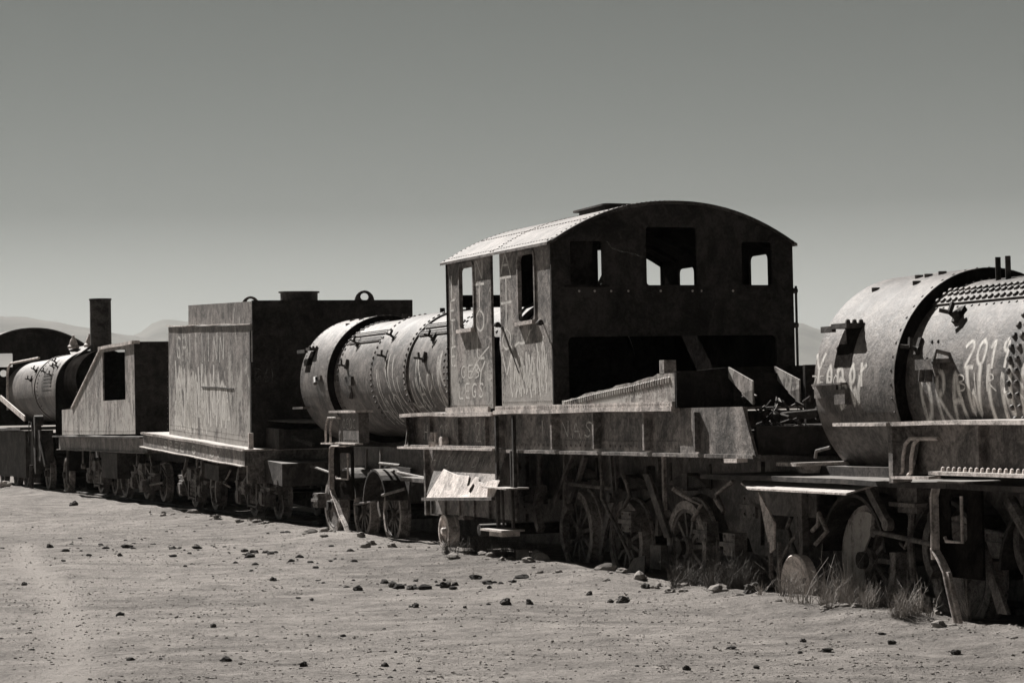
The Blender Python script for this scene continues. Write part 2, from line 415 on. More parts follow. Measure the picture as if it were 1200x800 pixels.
# hand-sprayed letters as strokes in a 0..1 box
ST = {
 '2': [[(0, .8), (.2, 1), (.6, 1), (.75, .75), (.5, .4), (0, 0), (.8, 0)]],
 '0': [[(.4, 1), (.05, .8), (.02, .3), (.35, 0), (.7, .2), (.78, .75), (.4, 1)]],
 '1': [[(.15, .75), (.4, 1), (.4, 0)]],
 '9': [[(.7, .65), (.4, .5), (.1, .7), (.3, 1), (.65, .95), (.72, .6), (.6, 0)]],
 'D': [[(.1, 0), (.1, 1), (.6, .85), (.78, .5), (.55, .1), (.1, 0)]],
 'R': [[(.1, 0), (.12, 1), (.6, .95), (.65, .65), (.12, .5), (.75, 0)]],
 'A': [[(0, 0), (.35, 1), (.75, 0)], [(.15, .38), (.6, .38)]],
 'W': [[(0, 1), (.2, 0), (.42, .7), (.62, 0), (.85, 1)]],
 'I': [[(.3, 1), (.3, 0)]],
 'N': [[(.05, 0), (.1, 1), (.65, 0), (.72, 1)]],
 'Y': [[(0, 1), (.38, .5), (.75, 1)], [(.38, .5), (.3, 0)]],
 'O': [[(.4, 1), (.05, .75), (.05, .25), (.4, 0), (.75, .25), (.75, .75), (.4, 1)]],
 'o': [[(.4, .6), (.1, .4), (.2, .05), (.55, .05), (.65, .4), (.4, .6)]],
 'n': [[(.1, .6), (.1, 0)], [(.1, .45), (.4, .6), (.6, .45), (.6, 0)]],
 'r': [[(.15, .6), (.15, 0)], [(.15, .4), (.5, .6)]],
 'T': [[(0, 1), (.8, 1)], [(.4, 1), (.4, 0)]],
 'L': [[(.1, 1), (.1, 0), (.7, 0)]],
 'M': [[(0, 0), (.08, 1), (.4, .4), (.7, 1), (.8, 0)]],
 'V': [[(0, 1), (.38, 0), (.75, 1)]],
 'G': [[(.7, .85), (.4, 1), (.08, .75), (.08, .2), (.4, 0), (.7, .2), (.7, .45), (.42, .45)]],
 'H': [[(.08, 0), (.08, 1)], [(.7, 0), (.7, 1)], [(.08, .5), (.7, .5)]],
 'S': [[(.7, .85), (.35, 1), (.1, .75), (.6, .4), (.65, .12), (.3, 0), (.02, .15)]],
 'B': [[(.1, 0), (.1, 1), (.6, .9), (.55, .6), (.12, .52), (.7, .35), (.6, .05), (.1, 0)]],
 'E': [[(.7, 1), (.1, 1), (.1, 0), (.7, 0)], [(.1, .5), (.55, .5)]],
 'Z': [[(0, 1), (.7, 1), (0, 0), (.75, 0)]],
 'P': [[(.1, 0), (.1, 1), (.6, .95), (.65, .6), (.1, .45)]],
 'C': [[(.7, .85), (.4, 1), (.08, .7), (.08, .25), (.4, 0), (.7, .15)]],
 'F': [[(.1, 0), (.1, 1), (.7, 1)], [(.1, .5), (.5, .5)]],
'8': [[(.4, 1), (.1, .75), (.6, .3), (.4, 0), (.1, .25), (.65, .75), (.4, 1)]],
 '5': [[(.65, 1), (.15, 1), (.12, .58), (.5, .62), (.72, .3), (.4, 0), (.05, .1)]],
 '6': [[(.6, 1), (.15, .55), (.1, .15), (.4, 0), (.7, .2), (.55, .5), (.15, .4)]],
}
def fine(pl, step=.12):
    out = [pl[0]]
    for a, b in zip(pl, pl[1:]):
        d = math.hypot(b[0]-a[0], b[1]-a[1]); n = max(1, int(d/step))
        for i in range(1, n+1): out.append((a[0]+(b[0]-a[0])*i/n, a[1]+(b[1]-a[1])*i/n))
    for _ in range(2):
        if len(out) > 3: out = [out[0]]+[((out[i-1][0]+2*out[i][0]+out[i+1][0])/4, (out[i-1][1]+2*out[i][1]+out[i+1][1])/4) for i in range(1, len(out)-1)]+[out[-1]]
    return out
def words(mb, txt, mapf, s0, t0, w, h, lw, vertical=False, jit=.03):
    """mapf(s, t) -> point, normal ; s runs to the reader's right, t upward"""
    for i, ch in enumerate(txt):
        if ch == ' ': continue
        for pl in ST[ch]:
            pl = [(x+random.uniform(-jit, jit), y+random.uniform(-jit, jit)) for x, y in pl]
            q = [((s0+x*w*.9+(0 if vertical else i*w)), t0+y*h-(i*h*1.18 if vertical else 0)) for x, y in fine(pl)]
            a = [mapf(*p) for p in q]
            mb.ribbon([p for p, n in a], [n for p, n in a], lw)
def on_side(v):       # plane facing the reader's left: reader's right is -along
    return lambda s, t: (Vector((v, -s, t)), Vector((-1, 0, 0)))
def on_end(u):
    return lambda s, t: (Vector((s, u, t)), Vector((0, -1, 0)))
def on_drum(cv, cz, rr):  # t = height measured as arc above the axis; rr = radius or shell sections
    def f(s, t):
        r = rr
        if isinstance(rr, list):
            r = .80
            for (a0, b0, q) in rr:
                if a0 <= -s <= b0: r = q
            r += .0015
        a = PI-t/r
        d = Vector((math.cos(a), 0, math.sin(a)))
        return Vector((cv, -s, cz))+d*r, d
    return f

# ------------------------------------------------------------ large structure: ground, mountains, haze
def fbm(x, y, s, o=4):
    return noise.fractal(Vector((x*s, y*s, 3.7)), 1.0, 2.0, o)
def uv_of(x, y):
    d = Vector((x, y, 0))-O; return d.dot(VX), d.dot(AX)
RUT = [(-6.6, 32.0), (-5.55, 27.06), (-4.43, 22.85), (-3.56, 18.96), (-3.02, 16.23), (-2.6, 13.4), (-2.4, 12)]
def rutk(x, y):
    for (x0, y0), (x1, y1) in zip(RUT, RUT[1:]):
        if y1 <= y <= y0:
            c = x0+(x1-x0)*(y0-y)/(y0-y1); return math.exp(-((x-c)/.20)**2)
    return 0.0
def gz(x, y):
    d = math.hypot(x, y-20)
    k = max(0, 1-d/75.)
    if k <= 0: return 0.0
    v, u = uv_of(x, y)
    z = .030*fbm(x, y, .35)+.022*fbm(x+9, y, 1.3, 3)
    z += .014*max(0, fbm(x, y+50, 3.2, 3))
    berm = math.exp(-((v+.05)/.45)**2)
    z += berm*(.045+.06*fbm(u*.8, 4, 1.0, 4)+.04*max(0, fbm(x, y, 2.5, 4)))
    z -= .04*math.exp(-((v-1.4)/.9)**2)
    b2 = math.exp(-((v+2.3)/.7)**2)*max(0, min(1, (u-6)/4))
    z += b2*.05*max(0, fbm(x, y, 2.0, 4)+.15)
    z -= .018*rutk(x, y)
    return z*min(1, k*3)
def axis_vals(a, b, st, lim):
    xs = []; x = a
    while x <= b: xs.append(x); x += st
    s = st; x = xs[-1]
    while x < lim: s *= 1.28; x += s; xs.append(x)
    s = st; x = xs[0]
    while x > -lim: s *= 1.28; x -= s; xs.insert(0, x)
    return xs
def make_ground():
    xs = axis_vals(-16, 8.5, .085, 16000); ys = axis_vals(12.5, 52, .11, 16000)
    vs = [(x, y, gz(x, y)) for y in ys for x in xs]; n = len(xs)
    fs = [(j*n+i, j*n+i+1, (j+1)*n+i+1, (j+1)*n+i) for j in range(len(ys)-1) for i in range(n-1)]
    me = bpy.data.meshes.new('ground'); me.from_pydata(vs, [], fs); me.update()
    me.polygons.foreach_set('use_smooth', [True]*len(fs)); me.materials.append(M['ground'])
    at = me.attributes.new('wheel_track', 'FLOAT', 'POINT'); at.data.foreach_set('value', [rutk(q[0], q[1]) for q in vs])
    o = bpy.data.objects.new('ground', me); COL.objects.link(o); tag(o, kind='structure')
make_ground()

def mountains(name, dist, prof, depth, seed):
    """prof: list of (screen bearing tan, elevation tan)"""
    xs = []; a, b = prof[0][0], prof[-1][0]; n = 220
    vs = []; rows = 14
    for i in range(n+1):
        t = a+(b-a)*i/n
        for (p, q) in zip(prof, prof[1:]):
            if p[0] <= t <= q[0]:
                k = (t-p[0])/(q[0]-p[0]); k = k*k*(3-2*k); e = p[1]+(q[1]-p[1])*k; break
        H = e*dist+CAM_H
        H *= 1+.035*noise.fractal(Vector((t*60+seed, 0, 0)), 1, 2, 4)
        for j in range(rows+1):
            s = -1+2*j/rows
            y = dist+s*depth
            hh = H*(1-abs(s)**1.2)*(1+.22*abs(s)*noise.fractal(Vector((t*40+seed, s*3, 1)), 1, 2, 4)) if abs(s) < 1 else -20
            vs.append((t*y, y, hh))
    m = rows+1
    fs = [(i*m+j, (i+1)*m+j, (i+1)*m+j+1, i*m+j+1) for i in range(n) for j in range(rows)]
    me = bpy.data.meshes.new(name); me.from_pydata(vs, [], fs); me.update()
    me.polygons.foreach_set('use_smooth', [True]*len(fs)); me.materials.append(M['hill'])
    o = bpy.data.objects.new(name, me); COL.objects.link(o); tag(o, kind='structure')
def bt(x): return (x-600)/2800.
mountains('mountain_ridge', 6500, [(bt(-900), .02), (bt(-500), .034), (bt(-150), .040), (bt(0), .0445), (bt(30), .0438), (bt(60), .0412), (bt(105), .0388), (bt(150), .0352), (bt(230), .028), (bt(380), .020), (bt(700), .018), (bt(1000), .012), (bt(1600), .006)], 1500, 3)
mountains('distant_mountain_range', 9000, [(bt(-700), .02), (bt(0), .030), (bt(110), .034), (bt(150), .0352), (bt(185), .0408), (bt(215), .0405), (bt(300), .036), (bt(450), .031), (bt(620), .033), (bt(800), .036), (bt(900), .0362), (bt(935), .0345), (bt(965), .031), (bt(1100), .026), (bt(1400), .018), (bt(2100), .012)], 1800, 9)
mbh = MB()
HB = 15000
def make_haze():
    vs = [(x, y, z) for x in (-13000, 13000) for y in (-2000, 13500) for z in (-30, 480)]
    me = bpy.data.meshes.new('haze'); me.from_pydata(vs, [], [(0, 1, 3, 2), (4, 6, 7, 5), (0, 4, 5, 1), (2, 3, 7, 6), (0, 2, 6, 4), (1, 5, 7, 3)]); me.update()
    m = bpy.data.materials.new('thin_dusty_air'); m.use_nodes = True; t = m.node_tree; t.nodes.clear()
    o = N(t, 'ShaderNodeOutputMaterial'); p = N(t, 'ShaderNodeVolumePrincipled')
    p.inputs['Color'].default_value = (.50, .515, .50, 1); p.inputs['Density'].default_value = 0.00009
    p.inputs['Anisotropy'].default_value = .1
    t.links.new(p.outputs[0], o.inputs['Volume']); me.materials.append(m)
    ob = bpy.data.objects.new('haze', me); COL.objects.link(ob); tag(ob, kind='stuff')
make_haze()

# rails of the siding, half buried
for vv, side in ((.86, 'near'), (1.86, 'far')):
    t = MB()
    prof = [(-.045, -.10), (.045, -.10), (.045, -.085), (.01, -.07), (.01, -.02), (.03, -.01), (.03, .025), (-.03, .025), (-.03, -.01), (-.01, -.02), (-.01, -.07), (-.045, -.085)]
    t.slab([[(vv+a, b) for a, b in prof]], 'u', 11.5, 46)
    o = t.build('rail', 'rail', (vv, 11.5, 0)); o.location = P(vv, 11.5, 0); o.rotation_euler = (0, 0, TH)
    tag(o, '%s rail half buried in sand under the tenders' % ('nearer rusty' if side == 'near' else 'farther rusty'), 'rail', 'rails of the siding')

# ------------------------------------------------------------ shared railway parts
CV = 1.36
def wheelset(T, u, zc, R, kind='spoke', tm='tyre', vo=.74, name='driving_wheel', flange=True, label=None, spokes=11, rot=0):
    ax = MB().tube([(CV-.7, u, zc), (CV+.7, u, zc)], .07, 12)
    a = T.part('axle', ax, 'dark')
    for sgn in (-1, 1):
        c = CV+sgn*(CV-vo); out = sgn
        def w(x): return c-out*x       # x measured inward from the outer face
        m = MB()
        t0, t1 = R*.80, R*.97
        prof = [(-out*0, t1), (-out*.10, t1), (-out*.10, R*1.04 if flange else t1), (-out*.13, R*1.04 if flange else t1), (-out*.13, t0), (0, t0)]
        tyre = MB().lathe((c, u, zc), 'v', prof, 40, close=True)
        m.lathe((c, u, zc), 'v', [(-out*.012, R*.802), (-out*.10, R*.802), (-out*.10, R*.72), (-out*.012, R*.72)], 40, close=True)
        m.lathe((c, u, zc), 'v', [(out*.03, .0), (out*.03, R*.16), (out*.015, R*.22), (-out*.13, R*.24), (-out*.13, 0)], 20)
        if kind == 'spoke':
            for k in range(spokes):
                t = rot+2*PI*k/spokes; d = Vector((0, math.cos(t), math.sin(t)))
                p = Vector((w(.05), u, zc))
                m.bar(p+d*R*.17, p+d*R*.79, .05, R*.085)
            if R > .38:
                t = rot+.4; L = [(u+math.cos(t+q)*R*.79, zc+math.sin(t+q)*R*.79) for q in [(-.62+.124*i) for i in range(11)]]
                m.slab([L], 'v', w(.02), w(.09))
        else:
            m.lathe((c, u, zc), 'v', [(-out*.03, R*.2), (-out*.055, R*.45), (-out*.03, R*.78)], 40)
        wl = T.part(name, m, 'wheel' if tm == 'tyre' else tm, label=label if sgn < 0 else None)
        T.part('tyre', tyre, tm, wl)
def leaf_spring(T, u, z, v=.80, L=.9):
    m = MB()
    for k in range(6):
        l = L/2*(1-k*.13); n = 8
        pts = [(v, u-l+2*l*i/n, z-.02*k+.10*(1-((2*i/n-1)*l/(L/2))**2)-.1) for i in range(n+1)]
        for a, b in zip(pts, pts[1:]): m.bar(a, b, .09, .016)
    m.box(v-.06, v+.06, u-.05, u+.05, z-.14, z+.03)
    for e in (-1, 1): m.tube([(v, u+e*L/2, z-.12), (v, u+e*L/2, z+.12)], .014, 6)
    T.part('leaf_spring', m, 'dark')
def drum_rivets(mb, cv, cz, r, u, a0, a1, step=.07, rr=.016, h=.014):
    n = int(abs(a1-a0)*r/step)
    for i in range(n+1):
        a = a0+(a1-a0)*i/n; d = Vector((math.cos(a), 0, math.sin(a)))
        mb.rivet(Vector((cv, u, cz))+d*r, d, rr, h)
def drum_long_rivets(mb, cv, cz, r, a, u0, u1, step=.06, rr=.016, h=.014):
    n = int(abs(u1-u0)/step); d = Vector((math.cos(a), 0, math.sin(a)))
    for i in range(n+1): mb.rivet(Vector((cv, u0+(u1-u0)*i/n, cz))+d*r, d, rr, h)
def strap(mb, cv, cz, r, a0, a1, u0, u1, th=.014, n=6):
    """curved strip of plate lying on a boiler"""
    mb.lathe((cv, 0, cz), 'u', [(u0, r-.02), (u0, r+th), (u1, r+th), (u1, r-.02)], n, a0, a1, close=True)
    for a in (a0, a1):
        d = Vector((math.cos(a), 0, math.sin(a))); c = Vector((cv, 0, cz))
        mb.add([c+d*(r-.02)+Vector((0, u0, 0)), c+d*(r+th)+Vector((0, u0, 0)), c+d*(r+th)+Vector((0, u1, 0)), c+d*(r-.02)+Vector((0, u1, 0))], [(0, 1, 2, 3)])
def onb(cv, cz, r, u, a, out=0):
    return Vector((cv+math.cos(a)*(r+out), u, cz+math.sin(a)*(r+out)))
def bracket(mb, cv, cz, r, u, a, s=1.0):
    s *= .68
    """small forked handrail bracket standing off a boiler"""
    d = Vector((math.cos(a), 0, math.sin(a))); t = Vector((-math.sin(a), 0, math.cos(a))); A_ = Vector((0, 1, 0))
    p = onb(cv, cz, r, u, a, -.01)
    mb.tube([p, p+d*.10*s], .022*s, 8); mb.lathe(p, 'u', [(-.03, .0), (-.03, .05*s), (.03, .05*s), (.03, 0)], 10)
    mb.bar(p+d*.11*s, p+d*.15*s+A_*.10*s, .03*s, .035*s); mb.bar(p+d*.11*s, p+d*.13*s-t*.09*s, .03*s, .035*s)
    mb.bar(p+d*.02*s-t*.12*s, p+d*.03*s+t*.05*s, .05*s, .03*s)

def boiler(T, cz, R, Rs, u_sm0, u_sm1, u_end, secs, straps, mat='boiler', endcap=True, ringt=.10):
    """secs: list of (u0,u1,r) ; smokebox from u_sm0 (near rim) to u_sm1 (far)"""
    m = MB()
    for (a, b, r) in secs:
        m.lathe((CV, 0, cz), 'u', [(a, r-.03), (a, r), (b, r), (b, r-.03)], 72)
    if endcap: m.disc((CV, u_end+.02, cz), 'u', R-.01)
    sh = T.part('boiler_shell', m, mat)
    s = MB()
    dome = [(u_sm1+.02, 0), (u_sm1+.02, Rs*.55), (u_sm1-.01, Rs*.9), (u_sm1-.07, Rs), (u_sm0, Rs), (u_sm0, R-.035), (u_sm0+.12, R-.04)]
    s.lathe((CV, 0, cz), 'u', dome, 80)
    sb = T.part('smokebox', s, 'smokebox')
    q = MB().lathe((CV, 0, cz), 'u', [(u_sm0-.006, Rs-.006), (u_sm0-.006, R-.035), (u_sm0+.004, R-.035), (u_sm0+.004, Rs-.006)], 80, close=True)
    T.part('smokebox_rim', q, 'black', sb)  # rim face turned from the sun; its shade is painted black
    return sh, sb

# ------------------------------------------------------------ loco with the arched cab
def build_cab_loco():
    T = Thing('locomotive', 'rusty steam locomotive with the tall arched cab, boiler behind and spoked wheels sunk in sand', 'locomotive', (0, 0, 0), group='derelict steam locomotives')
    L_ = 3.24; Wd = 2.72; zf = 1.66
    # side walls
    for sgn, v in ((0, 0.0), (1, Wd)):
        w1 = rrect(.5, 2.53, .95, 3.22, .06); w2 = rrect(2.35, 2.53, 2.79, 3.2, .06)
        far = [(1.80, zf-.02), (L_, zf-.05), (L_, 3.315), (1.80, 3.315)]
        near = [(0.0, zf), (1.52, zf), (1.52, 3.315), (0.0, 3.315)]
        a, b = (v+.012, v+.042) if sgn == 0 else (v-.042, v-.012)
        m = MB().slab([near, w1], 'v', a, b).slab([far, w2], 'v', a, b) if sgn == 0 else MB().slab([[(0, zf), (L_, zf), (L_, 3.315), (0, 3.315)], w1, w2], 'v', a, b)
        fv = a-.006 if sgn == 0 else b+.006
        nn = (-1, 0, 0) if sgn == 0 else (1, 0, 0)
        f0 = a if sgn == 0 else b
        m.rivline((f0, .04, zf+.05), (f0, .04, 3.28), nn, .075, r=.009, h=.006)
        m.rivline((f0, 1.48, zf+.05), (f0, 1.48, 3.28), nn, .075, r=.009, h=.006)
        m.rivline((f0, 1.84, zf+.05), (f0, 1.84, 3.28), nn, .075, r=.009, h=.006)
        m.rivline((f0, 3.20, zf+.05), (f0, 3.20, 3.28), nn, .075, r=.009, h=.006)
        m.rivline((f0, .04, zf+.04), (f0, 1.48, zf+.04), nn, .06, r=.010, h=.008)
        m.rivline((f0, 1.86, zf+.02), (f0, 3.2, zf+.02), nn, .06, r=.010, h=.008)
        wall = T.part('cab_side_wall', m, 'cab_side' if sgn == 0 else 'black')  # far-side wall painted black for the shade inside the cab
        if sgn == 0:
            for (q0, q1) in ((.5, .95), (2.35, 2.79)):
                f = MB(); out = rrect(q0-.035, 2.50, q1+.035, 3.255, .08); inn = rrect(q0, 2.53, q1, 3.22, .06)
                f.slab([out, inn], 'v', a-.014, a-.001)
                T.part('window_frame', f, 'cab_side', wall)
                s = MB().box(a-.05, a, q0-.03, q1+.03, 2.485, 2.525)
                T.part('window_sill', s, 'flange', wall)
            g_ = MB()
            words(g_, 'NTOLY', on_side(a-.0015), -2.30, 3.04, .40, .24, .042, True)
            words(g_, 'ATTOV', on_side(a-.0015), -1.48, 3.06, .40, .23, .042, True)
            words(g_, 'IEIE', on_side(a-.0015), -3.15, 2.9, .26, .22, .04, True)
            g_.ribbon(*zip(*[on_side(a-.0015)(s, t) for s, t in fine([(-1.12, 2.28), (-1.0, 2.40), (-.86, 2.28), (-.78, 2.22), (-.66, 2.42)])]), .045)
            g_.ribbon(*zip(*[on_side(a-.0015)(s, t) for s, t in fine([(-2.5, 2.0), (-2.3, 2.15), (-2.05, 2.25), (-1.9, 2.3)])]), .03)
            T.part('graffiti', g_, 'spray', wall)
            g_ = MB(); rnd = random.Random(3)
            for k in range(34):
                s = rnd.uniform(-1.25, -.15); t = rnd.uniform(1.75, 2.0); h = rnd.uniform(.12, .38)
                g_.ribbon(*zip(*[on_side(a-.0022)(s+rnd.uniform(-.03, .03), t+q*h) for q in (0, .33, .66, 1)]), .045)
            words(g_, 'LEGS', on_side(a-.0022), -2.9, 1.76, .22, .16, .035)
            words(g_, 'GEB', on_side(a-.0022), -2.8, 1.98, .22, .14, .03)
            words(g_, 'WNAV', on_side(a-.0022), -1.2, 1.85, .26, .34, .05)
            T.part('graffiti', g_, 'spray', wall)
            h = MB()
            for (uu, zz, ln) in ((1.40, 2.52, 1), (.16, 2.49, 1)):
                h.tube([(a, uu+.12, zz), (a-.07, uu+.12, zz), (a-.09, uu-.02, zz)], .014, 8)
                h.lathe((a-.09, uu-.02, zz), 'u', [(-.03, 0), (-.025, .03), (.02, .03), (.03, 0)], 10)
            h.tube([(a-.05, 1.33, 2.5), (a-.02, .95, 2.0)], .007, 6)
            T.part('grab_handle', h, 'dark', wall, split=.02)
    # roof: shallow arch, small overhang at the ends
    ev, top = 3.315, 3.725
    def arch(v):
        t = (v/Wd)*2-1; return ev+(top-ev)*(1-abs(t)**2.15)
    m = MB(); K = 28
    vs_ = [-.05+(Wd+.10)*i/K for i in range(K+1)]
    prof = [(v, arch(min(max(v, 0), Wd))-(.02 if v < 0 or v > Wd else 0)) for v in vs_]
    ring = prof+[(v, z-.028) for v, z in reversed(prof)]
    m.slab([ring], 'u', -.02, L_+.05)
    for uu in (.03, 1.62, 1.70, 3.22):
        for i in range(54):
            v = -.02+(Wd+.04)*i/53; z = arch(min(max(v, 0), Wd))+.0
            m.rivet((v, uu, z-.001), (0, 0, 1), .013, .010)
    for k in range(40): m.rivet((.03, .05+k*.08, arch(.03)-.001), (-.3, 0, 1), .013, .01)
    for k in range(40): m.rivet((.42, .05+k*.08, arch(.42)-.001), (-.3, 0, 1), .013, .01)
    roof = T.part('roof', m, 'roof')
    m = MB(); m.slab([rrect(1.0, .9, 1.72, 1.7, .05)], 'z', 3.64, 3.745)
    m.slab([rrect(.95, .85, 1.77, 1.76, .06)], 'z', 3.745, 3.765)
    T.part('roof_vent', m, 'dark', roof)
    m = MB()
    m.slab([[(v, arch(v)-.029) for v in [.03+(Wd-.06)*i/20 for i in range(21)]]+[(v, arch(v)-.034) for v in [Wd-.03-(Wd-.06)*i/20 for i in range(21)]]], 'u', .032, L_-.032)  # thin lining added under the roof to keep its underside dark
    for uu in (.5, 1.1, 2.2, 2.8):
        pf = [(v, arch(v)-.030) for v in [.05+(Wd-.1)*i/16 for i in range(17)]]
        m.slab([pf+[(v, z-.05) for v, z in reversed(pf)]], 'u', uu, uu+.04)
    for vv in (.7, 1.36, 2.0): m.box(vv-.03, vv+.03, .03, L_-.03, arch(vv)-.12, arch(vv)-.085)
    T.part('roof_ribs', m, 'black', roof)
    # near end wall with its windows and the big lower opening
    out = [(0.0, 1.63), (Wd, 1.63)]+[(v, arch(v)-.03) for v in [Wd-Wd*i/24 for i in range(25)]]
    W1 = rrect(.21, 2.86, .56, 3.31, .03); W2 = rrect(1.05, 2.86, 1.62, 3.455, .03); W3 = rrect(2.13, 2.86, 2.48, 3.31, .03)
    OP = rrect(.17, 1.66, 2.51, 2.34, .06)
    m = MB().slab([out, W1, W2, W3, OP], 'u', -.002, .03)
    for v0, v1, zz in ((.25, 2.5, 2.80),):
        for k in range(9): m.rivet((v0+(v1-v0)*k/8, -.002, zz), (0, -1, 0), .012, .008)
    m.rivline((.03, -.002, 1.7), (.03, -.002, 3.3), (0, -1, 0), .09, r=.009, h=.006)
    m.rivline((Wd-.03, -.002, 1.7), (Wd-.03, -.002, 3.3), (0, -1, 0), .09, r=.009, h=.006)
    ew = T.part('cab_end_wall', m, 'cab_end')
    for v0 in (.30, .47, .65, .84, 1.20, 1.56, 1.66, 2.02): T.part('bolt_head', MB().rivet((v0, -.002, 2.80), (0, -1, 0), .013, .012), 'flange', ew)  # pale heads paint the highlights on the rivets
    rim = MB(); b = [(v, arch(v)-.002) for v in [Wd*i/28 for i in range(29)]]
    rim.slab([b+[(v, z-.035) for v, z in reversed(b)]], 'u', -.045, -.021)
    T.part('roof_edge', rim, 'dark', ew)
    f = MB(); f.slab([rrect(.14, 2.84, .62, 2.862, .005)], 'u', -.03, -.003); f.box(.20, .24, .045, .09, 2.86, 3.3)
    f.box(.21, .47, .04, .055, 2.86, 3.31)
    T.part('window_board', f, 'black', ew)
    g_ = MB()
    g_.ribbon(*zip(*[on_end(-.0035)(s, t) for s, t in fine([(.62, 3.3), (.64, 3.18), (.72, 3.22), (.9, 3.2), (1.0, 3.15)])]), .02)
    T.part('graffiti', g_, 'chalk', ew)
    m = MB(); m.tube([(Wd+.04, .02, 2.85), (Wd+.04, .02, 1.8)], .014, 8)
    for zz in (2.8, 2.44, 1.95): m.lathe((Wd, .02, zz), 'v', [(0, .03), (.05, .03), (.06, 0)], 8)
    T.part('handrail', m, 'dark', ew)
    # far end wall
    def rw(v0, v1):
        n = 8; return [(v0, 2.93), (v1, 2.93)]+[(v1+(v0-v1)*i/n, min(3.45, arch(v1+(v0-v1)*i/n)-.10)) for i in range(n+1)]
    op = [(.12, 2.45), (1.5, 2.45), (1.5, 2.79), (.12, 2.79)]
    m = MB().slab([[(0, 1.62), (Wd, 1.62)]+[(v, arch(v)-.03) for v in [Wd-Wd*i/24 for i in range(25)]], rw(.06, .86), rw(1.86, 2.66), op], 'u', L_-.03, L_)
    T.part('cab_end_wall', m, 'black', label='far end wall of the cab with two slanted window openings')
    # inside: backhead, levers, floor
    m = MB(); m.lathe((CV, 0, 2.05), 'u', [(2.75, 0), (2.75, .72), (2.8, .78), (3.3, .79)], 40)
    T.part('boiler_backhead', m, 'black')
    m = MB(); m.box(.05, Wd-.05, .03, L_-.03, 1.60, 1.655)
    T.part('cab_floor', m, 'dark')
    m = MB()
    m.tube([(.75, 2.6, 1.7), (.75, 2.6, 2.4), (.6, 2.5, 2.62)], .02, 8); m.tube([(1.1, 2.7, 2.4), (.6, 2.6, 2.5), (.5, 2.4, 2.3)], .015, 8)
    m.tube([(.45, 2.0, 1.66), (.42, 1.9, 2.35)], .03, 8); m.tube([(1.5, 2.7, 2.75), (1.5, 2.2, 3.1), (1.5, 2.2, 3.4)], .02, 8)
    m.lathe((.6, 2.3, 2.2), 'v', [(0, .11), (.03, .13), (.05, .11)], 16)
    T.part('cab_pipework', m, 'dark', split=.02)
    # boiler
    cz = 2.09
    secs = [(2.9, 4.89, .815), (4.89, 6.41, .80), (6.41, 7.94, .825), (7.94, 9.8, .80)]
    sh, sb = boiler(T, cz, .81, .90, 9.7, 11.15, 2.9, secs, None)
    m = MB(); lo, hi = PI*.52, PI*1.22
    for uu, r in ((4.94, .815), (4.82, .815), (6.47, .825), (7.88, .825), (9.6, .80), (9.5, .8), (3.4, .815)):
        drum_rivets(m, CV, cz, r, uu, lo, hi, .075, .022, .020)
    for (u0, u1, r) in ((8.0, 9.45, .80), (5.0, 6.36, .80)):
        for (a0, a1) in ((.715, .745), (.765, .795)):
            strap(m, CV, cz, r, PI*a0, PI*a1, u0, u1, .022, 4)
            for q in (.25, .75): drum_long_rivets(m, CV, cz, r+.020, PI*(a0+(a1-a0)*q), u0+.03, u1-.03, .05, .014, .014)
    T.part('riveted_straps', m, 'boiler', sh)
    m = MB()
    for uu, a in ((9.0, .80), (7.4, .79), (5.7, .82), (7.35, .90), (5.75, .93), (9.1, .93)):
        bracket(m, CV, cz, .81, uu, PI*a, 1.15)
    m.box(.52, .66, 8.75, 9.05, 2.0, 2.12); m.tube([(.6, 8.9, 2.0), (.56, 8.9, 1.82)], .03, 8)
    for uu in (7.0, 6.0, 8.6): m.tube([(1.25, uu, cz+.79), (1.25, uu, cz+.87)], .035, 8)
    T.part('handrail_bracket', m, 'dark', sh, split=.02)
    g_ = MB(); mp = on_drum(CV, cz, secs); rnd = random.Random(5)
    words(g_, 'LAPII', mp, -6.35, -.42, .34, .42, .05); words(g_, 'HN2', mp, -7.8, -.7, .35, .45, .05); words(g_, 'RVS', mp, -6.9, -.85, .3, .3, .05)
    for k in range(16):
        s = rnd.uniform(-7.7, -5.1); t = rnd.uniform(-.1, .3); L = rnd.uniform(.4, .9)
        g_.ribbon(*zip(*[mp(s+.25*q*q, t-L*q) for q in [i/8 for i in range(9)]]), .045)
    T.part('graffiti', g_, 'spray_faint', sh)
    m = MB()
    drum_rivets(m, CV, cz, .90, 9.76, PI*.3, PI*1.3, .10, .012, .008); drum_rivets(m, CV, cz, .9, 11.0, PI*.5, PI*1.3, .10, .012, .008)
    for uu, a in ((10.2, .66), (10.5, .6), (10.05, .60)): m.lathe(onb(CV, cz, .9, uu, PI*a, -.02), 'z', [(0, .04), (.035, .04), (.035, 0)], 8)
    m.box(.43, .50, 9.95, 10.2, 2.1, 2.16); m.tube([(.5, 10.1, 2.14), (.40, 10.1, 2.12), (.38, 10.0, 2.05)], .03, 8)
    m.box(.40, .5, 10.75, 11.3, 1.70, 1.73)
    T.part('smokebox_fittings', m, 'smokebox', sb, split=.02)
    m = MB(); m.box(.46, .66, 10.55, 10.75, 2.53, 2.57); m.box(.44, .49, 10.75, 11.15, 2.50, 2.55)
    for k in range(4): m.rivet((.48+.05*k, 10.6, 2.57), (0, 0, 1), .02, .03)
    T.part('smokebox_bracket', m, 'dark', sb)
    m = MB(); strap(m, CV, cz, .90, PI-.50, PI-.15, 10.58, 10.85, .004, 8); T.part('dark_opening_patch', m, 'black', sb)  # flat black patch painting the dark inside a hole
    # deck and frame beam
    m = MB()
    m.box(-.03, Wd+.03, 1.90, 4.95, 1.56, 1.60)
    m.box(-.03, .10, 1.75, 1.9, 1.56, 1.60)
